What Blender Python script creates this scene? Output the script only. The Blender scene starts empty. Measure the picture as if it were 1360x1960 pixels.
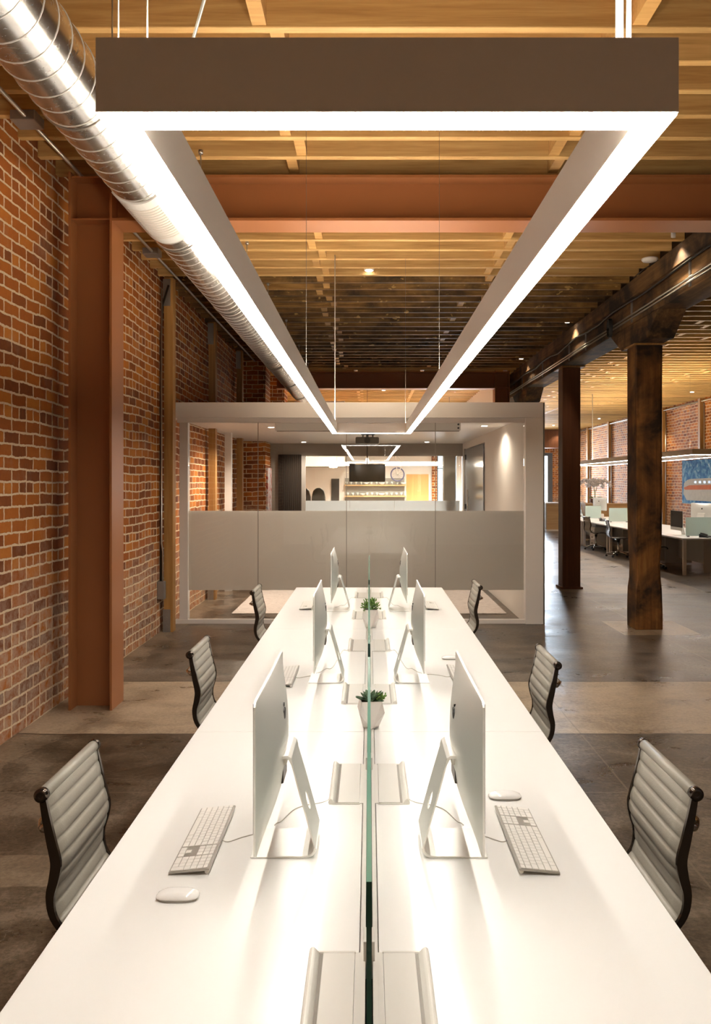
import bpy, bmesh, math, random
from mathutils import Vector, Matrix
PI = math.pi
random.seed(7)
S = bpy.context.scene
C = S.collection

# ------------------------------------------------------------------ camera, world, exposure, daylight
cam_d = bpy.data.cameras.new('camera'); cam = bpy.data.objects.new('camera', cam_d); C.objects.link(cam)
cam.location = (0, 0, 1.83); cam.rotation_euler = (PI/2, 0, 0)
cam_d.sensor_fit = 'HORIZONTAL'; cam_d.sensor_width = 36; cam_d.lens = 36*1500/1360
cam_d.shift_x = -26/1360; cam_d.shift_y = -55/1360; cam_d.clip_start = .05; cam_d.clip_end = 200
S.camera = cam
S.view_settings.view_transform = 'Standard'; S.view_settings.look = 'None'
S.view_settings.exposure = 0.66; S.view_settings.gamma = 1; S.view_settings.use_curve_mapping = False
w = bpy.data.worlds.new('world'); S.world = w; w.use_nodes = True
w.node_tree.nodes['Background'].inputs[0].default_value = (.75, .86, 1, 1)
w.node_tree.nodes['Background'].inputs[1].default_value = 6.0
PEND_DOWN, PEND_UP = 34.0, 96.0
WARM = (1.0, .935, .84)

def area(name, loc, rot, sx, sy, energy, col):
    l = bpy.data.lights.new(name, 'AREA'); l.shape = 'RECTANGLE'; l.size = sx; l.size_y = sy
    l.energy = energy; l.color = col
    o = bpy.data.objects.new(name, l); o.location = loc; o.rotation_euler = rot; C.objects.link(o); return o
def spot(name, loc, energy, col=(1, .82, .6), size=100, blend=.6, r=.04):
    l = bpy.data.lights.new(name, 'SPOT'); l.energy = energy; l.color = col
    l.spot_size = math.radians(size); l.spot_blend = blend; l.shadow_soft_size = r
    o = bpy.data.objects.new(name, l); o.location = loc; C.objects.link(o); return o
# daylight coming in at the far openings (placed outside the panes)
area('daylight_far', (7.5, 39.2, 1.75), (-PI/2, 0, 0), 2.7, 3.0, 1500, (.72, .84, 1))
area('daylight_kitchen', (2.55, 27.2, 2.0), (-PI/2, 0, 0), .8, 2.6, 160, (.72, .84, 1))

# ------------------------------------------------------------------ helpers
class MB:
    def __init__(s): s.bm = bmesh.new()
    def face(s, pts, mi=0):
        vs = [s.bm.verts.new(p) for p in pts]
        f = s.bm.faces.new(vs); f.material_index = mi; return f
    def box(s, x0, y0, z0, x1, y1, z1, mi=0, M=None):
        P = [Vector(p) for p in ((x0,y0,z0),(x1,y0,z0),(x1,y1,z0),(x0,y1,z0),(x0,y0,z1),(x1,y0,z1),(x1,y1,z1),(x0,y1,z1))]
        if M: P = [M @ p for p in P]
        v = [s.bm.verts.new(p) for p in P]
        for q in ((3,2,1,0),(4,5,6,7),(0,1,5,4),(1,2,6,5),(2,3,7,6),(3,0,4,7)):
            f = s.bm.faces.new([v[i] for i in q]); f.material_index = mi
        return s
    def prism(s, pts, axis, a, b, mi=0):          # pts 2-D outline, extruded along axis
        def put(p, t):
            return {'x': (t, p[0], p[1]), 'y': (p[0], t, p[1]), 'z': (p[0], p[1], t)}[axis]
        A = [s.bm.verts.new(put(p, a)) for p in pts]; B = [s.bm.verts.new(put(p, b)) for p in pts]
        n = len(pts)
        for i in range(n):
            f = s.bm.faces.new((A[i], A[(i+1) % n], B[(i+1) % n], B[i])); f.material_index = mi
        f = s.bm.faces.new(A[::-1]); f.material_index = mi
        f = s.bm.faces.new(B); f.material_index = mi
        return s
    def tube(s, pts, r, n=8, caps=True, mi=0):
        pts = [Vector(p) for p in pts]; rings = []
        if not isinstance(r, (list, tuple)): r = [r]*len(pts)
        up = None
        for i, p in enumerate(pts):
            d = (pts[min(i+1, len(pts)-1)] - pts[max(i-1, 0)]).normalized()
            if up is None:
                up = Vector((0,0,1)) if abs(d.z) < .9 else Vector((1,0,0))
            u = (up - d*up.dot(d)).normalized(); v = d.cross(u); up = u
            rings.append([s.bm.verts.new(p + (u*math.cos(2*PI*k/n) + v*math.sin(2*PI*k/n))*r[i]) for k in range(n)])
        for a, b in zip(rings, rings[1:]):
            for k in range(n):
                f = s.bm.faces.new((a[k], a[(k+1) % n], b[(k+1) % n], b[k])); f.smooth = True; f.material_index = mi
        if caps:
            s.bm.faces.new(rings[0][::-1]).material_index = mi; s.bm.faces.new(rings[-1]).material_index = mi
        return s
    def lathe(s, prof, c=(0,0,0), n=24, mi=0, axis='z', smooth=True):
        rings = []
        for r, z in prof:
            ring = []
            for k in range(n):
                a = 2*PI*k/n; x, y = r*math.cos(a), r*math.sin(a)
                p = {'z': (x, y, z), 'x': (z, x, y), 'y': (y, z, x)}[axis]
                ring.append(s.bm.verts.new((c[0]+p[0], c[1]+p[1], c[2]+p[2])))
            rings.append(ring)
        for a, b in zip(rings, rings[1:]):
            for k in range(n):
                f = s.bm.faces.new((a[k], a[(k+1) % n], b[(k+1) % n], b[k])); f.smooth = smooth; f.material_index = mi
        s.bm.faces.new(rings[0][::-1]); s.bm.faces.new(rings[-1])
        return s
    def build(s, name, mats, parent=None, bevel=0, seg=2, smooth=False, loc=None, subsurf=0):
        me = bpy.data.meshes.new(name)
        bmesh.ops.recalc_face_normals(s.bm, faces=s.bm.faces)
        if smooth:
            for f in s.bm.faces: f.smooth = True
        s.bm.to_mesh(me); s.bm.free()
        if not isinstance(mats, (list, tuple)): mats = [mats]
        for m in mats: me.materials.append(m)
        o = bpy.data.objects.new(name, me); C.objects.link(o)
        if parent: o.parent = parent
        if loc: o.location = loc
        if bevel:
            b = o.modifiers.new('bevel', 'BEVEL'); b.width = bevel; b.segments = seg; b.limit_method = 'ANGLE'; b.angle_limit = .6
        if subsurf:
            b = o.modifiers.new('sub', 'SUBSURF'); b.levels = subsurf; b.render_levels = subsurf
        return o
def tag(o, label, cat, group=None, kind=None):
    o['label'] = label; o['category'] = cat
    if group: o['group'] = group
    if kind: o['kind'] = kind
    return o
def thing(name, label, cat, loc=(0,0,0), rz=0, group=None):
    o = bpy.data.objects.new(name, None); C.objects.link(o); o.empty_display_size = .1
    o.location = loc; o.rotation_euler = (0, 0, rz)
    return tag(o, label, cat, group)
def struct(o): o['kind'] = 'structure'; return o
def sempty(name, loc=(0,0,0)):
    o = bpy.data.objects.new(name, None); C.objects.link(o); o.location = loc; o['kind'] = 'structure'; return o
def kids(o): return [c for c in bpy.data.objects if c.parent == o]
def dup(root, loc, rz=None, label=None, group=None, children=None):
    r = root.copy(); C.objects.link(r); r.location = loc
    if rz is not None: r.rotation_euler = (0, 0, rz)
    if label: r['label'] = label
    if group: r['group'] = group
    for ch in (kids(root) if children is None else children):
        if ch.parent != root: continue
        c = ch.copy(); C.objects.link(c); c.parent = r
        for g in kids(ch):
            d = g.copy(); C.objects.link(d); d.parent = c
    return r

# ------------------------------------------------------------------ materials
class NT:
    def __init__(s, name):
        s.m = bpy.data.materials.new(name); s.m.use_nodes = True; s.t = s.m.node_tree
        s.bsdf = s.t.nodes['Principled BSDF']; s.out = s.t.nodes['Material Output']
    def n(s, typ, ins=None, **kw):
        nd = s.t.nodes.new(typ)
        for k, v in kw.items(): setattr(nd, k, v)
        for k, v in (ins or {}).items(): s.put(nd.inputs[k], v)
        return nd
    def put(s, sock, v):
        if isinstance(v, bpy.types.NodeSocket): s.t.links.new(v, sock)
        elif isinstance(v, bpy.types.Node): s.t.links.new(v.outputs[0], sock)
        else:
            if isinstance(v, (tuple, list)) and len(v) == 3 and sock.type == 'RGBA': v = (*v, 1)
            sock.default_value = v
    def math(s, op, a, b=0.0, clamp=False):
        nd = s.n('ShaderNodeMath', operation=op, use_clamp=clamp); s.put(nd.inputs[0], a); s.put(nd.inputs[1], b); return nd.outputs[0]
    def mix(s, f, a, b, blend='MIX'):
        nd = s.n('ShaderNodeMix', data_type='RGBA', blend_type=blend)
        s.put(nd.inputs[0], f); s.put(nd.inputs[6], a); s.put(nd.inputs[7], b); return nd.outputs[2]
    def ramp(s, f, stops):
        nd = s.n('ShaderNodeValToRGB'); s.put(nd.inputs[0], f); e = nd.color_ramp.elements
        while len(e) < len(stops): e.new(.5)
        for el, (p, c) in zip(e, stops):
            el.position = p; el.color = (*c, 1) if len(c) == 3 else c
        return nd.outputs[0]
    def noise(s, vec, scale, detail=4, rough=.55, dist=0):
        return s.n('ShaderNodeTexNoise', {'Vector': vec, 'Scale': scale, 'Detail': detail, 'Roughness': rough, 'Distortion': dist}).outputs[0]
    def coord(s, scale=(1,1,1), rnd=0):
        tc = s.n('ShaderNodeTexCoord').outputs['Object']
        if rnd:
            oi = s.n('ShaderNodeObjectInfo').outputs['Random']
            cx = s.n('ShaderNodeCombineXYZ', {0: s.math('MULTIPLY', oi, rnd), 1: s.math('MULTIPLY', oi, rnd*.7), 2: s.math('MULTIPLY', oi, rnd*.37)})
            tc = s.n('ShaderNodeVectorMath', {0: tc, 1: cx}, operation='ADD').outputs[0]
        return s.n('ShaderNodeMapping', {'Vector': tc, 'Scale': scale}).outputs[0], tc
    def bump(s, h, strength=.3, dist=.01):
        s.put(s.bsdf.inputs['Normal'], s.n('ShaderNodeBump', {'Height': h, 'Strength': strength, 'Distance': dist}))
    def set(s, **kw):
        for k, v in kw.items(): s.put(s.bsdf.inputs[k.replace('_', ' ')], v)
        return s

def plain(name, col, rough=.5, metal=0.0, var=.05, scale=6, bump=0.0, spec=None, coat=0):
    t = NT(name); v, _ = t.coord((1,1,1), 5)
    nz = t.noise(v, scale, 3)
    c2 = tuple(c*(1-var*2) for c in col)
    t.set(Base_Color=t.mix(t.math('MULTIPLY', nz, 1.0, True), c2, col), Roughness=rough, Metallic=metal)
    if spec is not None: t.set(Specular_IOR_Level=spec)
    if coat: t.set(Coat_Weight=coat, Coat_Roughness=.1)
    if bump: t.bump(t.noise(v, scale*20, 2), bump, .002)
    return t.m
def emit(name, col, strength):
    t = NT(name); t.set(Base_Color=(.9,.9,.9), Emission_Color=col, Emission_Strength=strength); return t.m
def wood(name, stops, axis='x', rnd=20, rough=.6, burn=0.0, burncol=(.01,.006,.004), gs=1.0, var=.35, spots=0):
    t = NT(name)
    sc = {'x': (.35, 7, 7), 'y': (7, .35, 7), 'z': (7, 7, .35)}[axis]
    v, tc = t.coord(tuple(k*gs for k in sc), rnd)
    g1 = t.noise(v, 1.6, 5, .6, 1.4); g2 = t.noise(v, 7, 4, .6, .4)
    f = t.math('ADD', t.math('MULTIPLY', g1, .65), t.math('MULTIPLY', g2, .35))
    col = t.ramp(f, [(.3, stops[0]), (.5, stops[1]), (.68, stops[2])])
    oi = t.n('ShaderNodeObjectInfo').outputs['Random']
    k = t.math('ADD', t.math('MULTIPLY', oi, var), 1-var*.6)
    cc = t.n('ShaderNodeCombineXYZ', {0: k, 1: k, 2: k})
    col = t.mix(1.0, col, cc, 'MULTIPLY')
    if burn:
        b = t.noise(tc, 1.3, 5, .65, .3)
        m = t.ramp(b, [(.5-burn*.35, (1,1,1)), (.62, (0,0,0))])
        col = t.mix(t.math('MULTIPLY', m, .92), col, burncol)
    if spots:
        b2 = t.noise(t.n('ShaderNodeMapping', {'Vector': tc, 'Scale': (5, 1, 9)}), 1.4, 2)
        col = t.mix(t.ramp(b2, [(.66, (0,0,0)), (.69, (1,1,1))]), col, (.5, .3, .09))
    t.set(Base_Color=col, Roughness=rough); t.bump(f, .35, .004)
    return t.m

def brick(name, ux, warm=1.0, flip=False):
    # ux: which world axis runs along the wall ('x' or 'y')
    t = NT(name); tc = t.n('ShaderNodeTexCoord').outputs['Object']
    sp = t.n('ShaderNodeSeparateXYZ', {0: tc})
    U = sp.outputs[0 if ux == 'x' else 1]; Z = sp.outputs[2]
    wob = t.noise(tc, 1.1, 2); wob2 = t.noise(tc, 9, 2); wob3 = t.noise(tc, 26, 3)
    dz = t.math('ADD', t.math('MULTIPLY', t.math('SUBTRACT', wob, .5), .07),
                t.math('ADD', t.math('MULTIPLY', t.math('SUBTRACT', wob2, .5), .022), t.math('MULTIPLY', t.math('SUBTRACT', wob3, .5), .012)))
    z = t.math('ADD', Z, dz); u = t.math('ADD', U, t.math('MULTIPLY', t.math('SUBTRACT', wob3, .5), .02))
    vec = t.n('ShaderNodeCombineXYZ', {0: u, 1: z, 2: 0.0})
    H = .092
    def bt(wd, sm):
        n = t.n('ShaderNodeTexBrick', {'Vector': vec, 'Color1': (0,0,0), 'Color2': (1,1,1), 'Mortar': (.5,.5,.5), 'Scale': 1.0,
            'Mortar Size': .0095, 'Mortar Smooth': sm, 'Bias': 0.0, 'Brick Width': wd, 'Row Height': H})
        n.offset = .5; n.squash = 1.0; return n
    a, b = bt(.24, .25), bt(.12, .25)
    row = t.math('FLOOR', t.math('DIVIDE', z, H)); hd = t.math('COMPARE', t.math('MODULO', row, 6.0), 1.0)
    hd.node.inputs[2].default_value = .1
    rnd = t.mix(hd, a.outputs[0], b.outputs[0]); fac = t.n('ShaderNodeMix', {0: hd, 2: a.outputs[1], 3: b.outputs[1]}).outputs[0]
    big = t.noise(tc, .9, 3); fine = t.noise(tc, 55, 4, .7); med = t.noise(tc, 14, 4, .65)
    rr = t.math('ADD', t.math('MULTIPLY', rnd, .75), t.math('MULTIPLY', med, .3))
    col = t.ramp(rr, [(.02, (.08,.042,.026)), (.13, (.17,.058,.02)), (.42, (.31,.098,.02)), (.7, (.42,.145,.025)), (.98, (.55,.23,.045))])
    col = t.mix(t.math('MULTIPLY', fine, .7), col, (.5,.33,.2), 'OVERLAY')
    # lime bloom near the foot of the wall
    low = t.ramp(t.math('ADD', t.math('MULTIPLY', Z, .6), t.math('SUBTRACT', .07, big)), [(0.0, (1,1,1)), (.35, (0,0,0))])
    blo = t.math('MULTIPLY', low, t.math('MULTIPLY', t.ramp(med, [(.35, (0,0,0)), (.6, (1,1,1))]), .55))
    dirt = t.ramp(t.noise(tc, 2.3, 4, .7), [(.55, (0,0,0)), (.72, (1,1,1))])
    col = t.mix(t.math('MULTIPLY', dirt, .25), col, (.4,.32,.25))
    col = t.mix(blo, col, (.5,.42,.33))
    mort = t.mix(fine, (.55,.41,.26), (.88,.7,.48))
    col = t.mix(fac, col, mort)
    t.set(Base_Color=col, Roughness=.85, Specular_IOR_Level=.25)
    hgt = t.math('ADD', t.math('MULTIPLY', t.math('SUBTRACT', 1.0, fac), 1.0), t.math('MULTIPLY', fine, .35))
    t.bump(hgt, .8, .012)
    return t.m

def floor_mat():
    t = NT('polished_concrete'); tc = t.n('ShaderNodeTexCoord').outputs['Object']
    sp = t.n('ShaderNodeSeparateXYZ', {0: tc}); X, Y = sp.outputs[0], sp.outputs[1]
    ed = t.math('MULTIPLY', t.math('SUBTRACT', t.noise(tc, 3, 4), .5), .05)
    Yw = t.math('ADD', Y, ed); Xw = t.math('ADD', X, ed)
    def rng(v, a, b): return t.math('MULTIPLY', t.math('GREATER_THAN', v, a), t.math('LESS_THAN', v, b))
    def line(v, c, h): return t.math('LESS_THAN', t.math('ABSOLUTE', t.math('SUBTRACT', v, c)), h)
    st = t.n('ShaderNodeMapping', {'Vector': tc, 'Scale': (.75, 1.2, 1)})
    n1 = t.noise(tc, .8, 6, .65, .3); n2 = t.noise(st, 2.2, 8, .68, .5); n3 = t.noise(tc, 38, 5, .75)
    f = t.math('ADD', t.math('MULTIPLY', n1, .36), t.math('ADD', t.math('MULTIPLY', n2, .38), t.math('MULTIPLY', n3, .26)))
    f = t.math('ADD', t.math('MULTIPLY', t.math('SUBTRACT', f, .5), 1.75), .51)
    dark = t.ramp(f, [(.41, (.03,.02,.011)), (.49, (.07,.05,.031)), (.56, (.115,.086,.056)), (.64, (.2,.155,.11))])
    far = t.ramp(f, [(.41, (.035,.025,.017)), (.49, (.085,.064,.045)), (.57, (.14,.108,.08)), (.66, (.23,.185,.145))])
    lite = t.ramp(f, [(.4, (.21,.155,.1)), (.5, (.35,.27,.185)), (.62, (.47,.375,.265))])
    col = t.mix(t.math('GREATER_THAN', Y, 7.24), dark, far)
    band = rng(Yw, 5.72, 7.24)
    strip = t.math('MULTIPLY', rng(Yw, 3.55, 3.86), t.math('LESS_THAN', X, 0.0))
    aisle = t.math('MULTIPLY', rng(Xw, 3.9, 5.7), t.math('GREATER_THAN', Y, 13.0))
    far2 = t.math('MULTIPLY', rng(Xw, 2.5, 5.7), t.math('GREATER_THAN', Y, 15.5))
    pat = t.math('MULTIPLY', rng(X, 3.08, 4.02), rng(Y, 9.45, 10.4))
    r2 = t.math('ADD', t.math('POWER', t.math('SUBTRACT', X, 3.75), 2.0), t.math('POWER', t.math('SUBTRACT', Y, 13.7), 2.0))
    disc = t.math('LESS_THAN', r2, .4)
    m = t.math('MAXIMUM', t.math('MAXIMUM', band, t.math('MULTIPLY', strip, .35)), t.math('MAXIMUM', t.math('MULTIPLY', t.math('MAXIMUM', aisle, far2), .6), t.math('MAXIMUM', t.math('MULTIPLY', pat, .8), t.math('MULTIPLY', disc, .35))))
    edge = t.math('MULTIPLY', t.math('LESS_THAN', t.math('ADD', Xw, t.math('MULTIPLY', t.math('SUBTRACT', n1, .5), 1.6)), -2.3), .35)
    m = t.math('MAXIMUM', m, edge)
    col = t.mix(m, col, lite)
    near = t.math('LESS_THAN', Y, 7.24)
    j1 = t.math('MULTIPLY', line(t.math('ADD', X, t.math('MULTIPLY', ed, .3)), 1.545, .006), near)
    j2 = t.math('MULTIPLY', line(X, 3.5, .01), t.math('GREATER_THAN', Y, 7.24))
    jl = t.math('MAXIMUM', line(Y, 4.64, .006), t.math('MAXIMUM', line(Y, 8.5, .008), line(Y, 11.9, .01)))
    jd = t.math('MAXIMUM', line(Yw, 5.72, .012), line(Yw, 7.24, .014))
    col = t.mix(t.math('MULTIPLY', t.math('MAXIMUM', j1, t.math('MAXIMUM', j2, jl)), .6), col, (.2,.16,.11))
    col = t.mix(t.math('MULTIPLY', t.math('MAXIMUM', jd, line(Y, 15.5, .02)), .8), col, (.03,.022,.015))
    sc_ = t.noise(t.n('ShaderNodeMapping', {'Vector': tc, 'Scale': (1.2, 1, 1), 'Rotation': (0, 0, .7)}), 1.4, 5, .55, 1.2)
    sm = t.ramp(t.math('ABSOLUTE', t.math('SUBTRACT', sc_, .5)), [(0.0, (1,1,1)), (.004, (0,0,0))])
    col = t.mix(t.math('MULTIPLY', sm, .3), col, (.3,.25,.19))
    t.set(Base_Color=col, Roughness=t.ramp(n2, [(.35, (.26,)*3), (.65, (.4,)*3)]), Specular_IOR_Level=.5)
    t.bump(t.math('ADD', n2, t.math('MULTIPLY', n3, .2)), .5, .014)
    return t.m

def glass(name, tint=(.93,.96,.95), refl=1.0):
    t = NT(name); n = t.t.nodes; n.remove(t.bsdf)
    tr = t.n('ShaderNodeBsdfTransparent', {0: (*tint, 1)}); gl = t.n('ShaderNodeBsdfGlossy', {'Roughness': .0, 'Color': (1,1,1,1)})
    fr = t.n('ShaderNodeFresnel', {'IOR': 1.45})
    mx = t.n('ShaderNodeMixShader', {0: t.math('MULTIPLY', fr.outputs[0], refl, True), 1: tr.outputs[0], 2: gl.outputs[0]})
    t.t.links.new(mx.outputs[0], t.out.inputs[0]); return t.m
def frosted(name, dcol, tcol, gloss=.06, mixd=.5, rough=.12):
    t = NT(name); n = t.t.nodes; n.remove(t.bsdf)
    d = t.n('ShaderNodeBsdfDiffuse', {0: (*dcol, 1)}); tl = t.n('ShaderNodeBsdfTranslucent', {0: (*tcol, 1)})
    m1 = t.n('ShaderNodeMixShader', {0: mixd, 1: d.outputs[0], 2: tl.outputs[0]})
    gl = t.n('ShaderNodeBsdfGlossy', {'Roughness': rough, 'Color': (1,1,1,1)})
    fr = t.n('ShaderNodeFresnel', {'IOR': 1.45})
    m2 = t.n('ShaderNodeMixShader', {0: t.math('MULTIPLY', fr.outputs[0], 1.0), 1: m1.outputs[0], 2: gl.outputs[0]})
    t.t.links.new(m2.outputs[0], t.out.inputs[0]); return t.m
def metal_duct():
    t = NT('galvanised_steel'); v, tc = t.coord((1,1,1))
    n1 = t.noise(v, 14, 5, .7, 1.5); n2 = t.noise(t.n('ShaderNodeMapping', {'Vector': tc, 'Scale': (1, .3, 1)}), 40, 3)
    t.set(Base_Color=t.ramp(n1, [(.3, (.68,.66,.64)), (.7, (.82,.8,.78))]), Metallic=1.0, Roughness=t.math('ADD', t.math('MULTIPLY', n1, .12), .2))
    t.bump(n2, .03, .003); return t.m
def art_mat(name, stops, sc):
    t = NT(name); v, tc = t.coord(sc)
    n = t.noise(v, 2.2, 6, .7, 2.5); t.set(Base_Color=t.ramp(n, stops), Roughness=.8, Specular_IOR_Level=.1); return t.m

M = {}
M['brick_l'] = brick('red_brick_left', 'y'); M['brick_x'] = brick('red_brick_cross', 'x')
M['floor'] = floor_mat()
M['joist_new'] = wood('joist_new_fir', [(.42,.22,.065), (.62,.37,.13), (.76,.5,.2)])
M['joist_old'] = wood('joist_old_charred', [(.1,.045,.012), (.3,.15,.04), (.55,.31,.09)], burn=.5, spots=1)
M['joist_dark'] = wood('joist_dark_charred', [(.03,.012,.005), (.09,.04,.012), (.22,.11,.03)], burn=.9)
M['joist_tan'] = wood('joist_tan', [(.4,.24,.08), (.62,.4,.15), (.78,.54,.22)])
M['block'] = wood('blocking_fir', [(.45,.24,.07), (.6,.34,.11), (.7,.43,.16)], 'x')
M['deck'] = wood('ceiling_planks', [(.05,.024,.009), (.1,.05,.018), (.16,.085,.03)], 'y', rnd=0)
M['girder'] = wood('old_growth_girder', [(.08,.035,.012), (.21,.105,.035), (.36,.2,.075)], 'y', burn=.25, gs=.6, rough=.85)
M['post_z'] = wood('old_timber_post', [(.09,.035,.008), (.24,.1,.024), (.4,.2,.055)], 'z', burn=.25, gs=.5)
M['post_red'] = wood('red_brown_timber_post', [(.09,.028,.01), (.13,.042,.014), (.17,.06,.02)], 'z', gs=.6)
M['post_fir'] = wood('fir_stud_post', [(.27,.12,.03), (.4,.2,.055), (.5,.28,.09)], 'z', gs=.8)
M['steel'] = plain('primer_brown_steel', (.35,.132,.046), .45, 0, .06, 2)
M['white'] = plain('white_paint', (.78,.73,.68), .45, 0, .02)
M['white_wall'] = plain('white_wall_paint', (.76,.72,.67), .6, 0, .02, 1)
M['housing'] = plain('pendant_white_paint', (.8,.72,.63), .5, 0, .01)
M['desk'] = plain('white_laminate', (.84,.833,.81), .28, 0, .01, 3)
M['tray'] = plain('tray_warm_grey', (.7,.68,.63), .35, 0, .01)
M['slot'] = plain('shadow_gap_grey', (.3,.28,.25), .6)
M['alu'] = plain('satin_aluminium', (.8,.8,.76), .36, .55, .02)
M['alu_key'] = plain('keyboard_aluminium', (.42,.4,.36), .4, .5, .01)
M['key'] = plain('white_key_plastic', (.85,.83,.79), .4, 0, .01)
M['mouse'] = plain('white_mouse_plastic', (.88,.87,.85), .12, 0, .01)
M['screen'] = plain('black_screen_glass', (.008,.008,.01), .08, 0, 0, spec=.25)
M['black'] = plain('matte_black', (.012,.011,.01), .5, 0, .1)
M['dark_metal'] = plain('dark_metal', (.08,.07,.06), .35, .8, .1)
M['chrome'] = plain('polished_chrome', (.75,.74,.72), .08, 1, .02)
M['rail'] = plain('dark_polished_rail', (.12,.1,.085), .15, .9, .05)
M['leather'] = plain('grey_leather', (.33,.305,.255), .4, 0, .05, 10, .25)
M['conduit'] = plain('conduit_steel', (.6,.57,.52), .3, .9, .05)
M['zinc'] = plain('zinc_bracket', (.4,.4,.4), .4, .8, .1, 20)
M['cord'] = plain('white_cord', (.85,.84,.8), .5)
M['cord_grey'] = plain('pale_grey_cable', (.55,.52,.46), .5)
M['cable'] = plain('steel_wire', (.2,.19,.17), .3, .7)
M['duct'] = metal_duct()
M['seam'] = plain('duct_seam_steel', (.92,.9,.87), .35, .6, .02)
M['register'] = plain('white_register', (.82,.81,.79), .4)
M['diff'] = emit('lamp_diffuser', WARM, PEND_DOWN)
M['diff_up'] = emit('lamp_uplight', (1,.86,.68), PEND_UP)
M['diff_r'] = emit('lamp_diffuser_bay', WARM, 30)
M['diff_k'] = emit('lamp_diffuser_kitchen', WARM, 60); M['fill_rear'] = emit('added_rear_fill', (1,.6,.26), 13); M['diff_r_up'] = emit('lamp_uplight_bay', (1,.84,.6), 140)
M['spotface'] = emit('downlight_face', (1,.93,.82), 12)
M['bulb'] = emit('bulb_glow', (1,.8,.5), 25)
M['glass'] = glass('clear_glass', (.97,.98,.97)); M['glass_div'] = glass('divider_glass', (.9,.97,.94))
M['glass_edge'] = plain('green_glass_edge', (.012,.05,.035), .12, 0, .2, 3)
M['glass_top'] = plain('pale_glass_edge', (.1,.24,.18), .15, 0, .1, 3)
M['frost'] = frosted('frosted_film', (.97,.9,.83), (.97,.92,.87), mixd=.45)
M['frost_rear'] = frosted('frosted_film_rear', (.75,.78,.8), (.92,.95,.98), mixd=.85)
M['frost_desk'] = frosted('frosted_desk_screen', (.7,.8,.74), (.75,.85,.8), mixd=.5)
M['frost_door'] = frosted('frosted_door_glass', (.7,.74,.78), (.9,.94,.98), mixd=.75)
M['pot'] = plain('matte_white_ceramic', (.78,.74,.7), .55, 0, .01)
M['leaf_a'] = art_mat('dusty_green_leaf', [(.3,(.03,.07,.035)), (.7,(.14,.2,.12))], (20,20,20))
M['leaf_b'] = art_mat('bright_green_leaf', [(.3,(.05,.13,.02)), (.7,(.24,.36,.1))], (30,30,30))
M['soil'] = plain('dark_soil', (.03,.02,.012), .9)
M['rug'] = art_mat('faded_rug_pile', [(.3,(.5,.42,.38)), (.5,(.72,.66,.62)), (.7,(.4,.34,.32))], (2,6,1))
M['curtain'] = plain('dark_brown_curtain', (.035,.022,.014), .8)
M['grey_trim'] = plain('taupe_trim', (.36,.32,.27), .5)
M['oak'] = wood('oak_veneer', [(.5,.27,.08), (.58,.33,.11), (.65,.4,.15)], 'z', gs=.5, var=.05)
M['oak_x'] = wood('oak_board', [(.4,.24,.1), (.5,.32,.15), (.6,.4,.2)], 'x', gs=.5, var=.05)
M['splash'] = plain('grey_splashback', (.3,.29,.26), .4)
M['olive'] = plain('olive_leather', (.06,.055,.03), .35)
M['bikeblue'] = plain('blue_bike_rubber', (.1,.1,.22), .4)
M['ceram'] = plain('pale_ceramic', (.75,.76,.72), .3)
M['tumbler'] = plain('pale_tumbler_glass', (.55,.6,.58), .1, .1)
M['art_b'] = art_mat('blue_paint_canvas', [(.3,(.01,.04,.13)), (.46,(.03,.13,.32)), (.57,(.12,.28,.45)), (.7,(.5,.6,.66))], (2,1,1))
M['art_r'] = art_mat('abstract_red_canvas', [(.3,(.05,.04,.12)), (.42,(.5,.08,.05)), (.52,(.75,.7,.66)), (.64,(.3,.35,.5)), (.8,(.8,.4,.2))], (1,3,1.5))
M['canvas_white'] = plain('train_cream_paint', (.5,.47,.41), .8, 0, .15, 8, spec=.1)
M['canvas_orange'] = plain('train_orange_paint', (.6,.15,.03), .8, 0, .2, 8, spec=.1)
M['petal'] = plain('white_petal', (.95,.9,.9), .5)
M['redpaint'] = plain('red_enamel', (.35,.02,.03), .3)
M['panel'] = plain('greige_panel', (.45,.42,.37), .5)
M['paper'] = plain('white_paper', (.85,.84,.82), .6)
M['ext'] = plain('exterior_steel_frame', (.1,.12,.14), .5)

# ------------------------------------------------------------------ structure
LX, RX, ZJ, ZD = -2.57, 9.96, 4.36, 4.68
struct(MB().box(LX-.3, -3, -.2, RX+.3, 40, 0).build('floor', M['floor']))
struct(MB().box(LX-.3, -3, ZD, RX+.3, 40, ZD+.15).build('ceiling', M['deck']))
struct(MB().box(LX-.3, -3, 0, LX, 40, ZD).build('wall_left', M['brick_l']))
struct(MB().box(RX, -3, 0, RX+.3, 40, ZD).build('wall_right', M['brick_l']))
struct(MB().box(LX-.3, -3.3, 0, RX+.3, -3, ZD).build('wall_rear', M['white_wall']))
# far brick wall with the glazed opening
m = MB(); m.box(5.5, 38, 0, 6.1, 38.3, ZD); m.box(8.9, 38, 0, RX, 38.3, ZD); m.box(6.1, 38, 3.3, 8.9, 38.3, ZD)
struct(m.build('wall_far', M['brick_x']))
w3 = sempty('window_3', (7.3, 38.1, 0))
m = MB(); m.box(-1.2, -.05, 0, -1.1, .05, 3.3); m.box(1.36, -.05, 0, 1.6, .08, 3.3); m.box(-1.1, -.05, 3.15, 1.36, .05, 3.3); m.box(-.05, -.05, 0, .05, .05, 3.15)
m.build('window_frame', M['ext'], w3); MB().box(-1.1, -.01, 0, 1.36, .01, 3.15).build('pane', M['glass'], w3)
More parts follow.
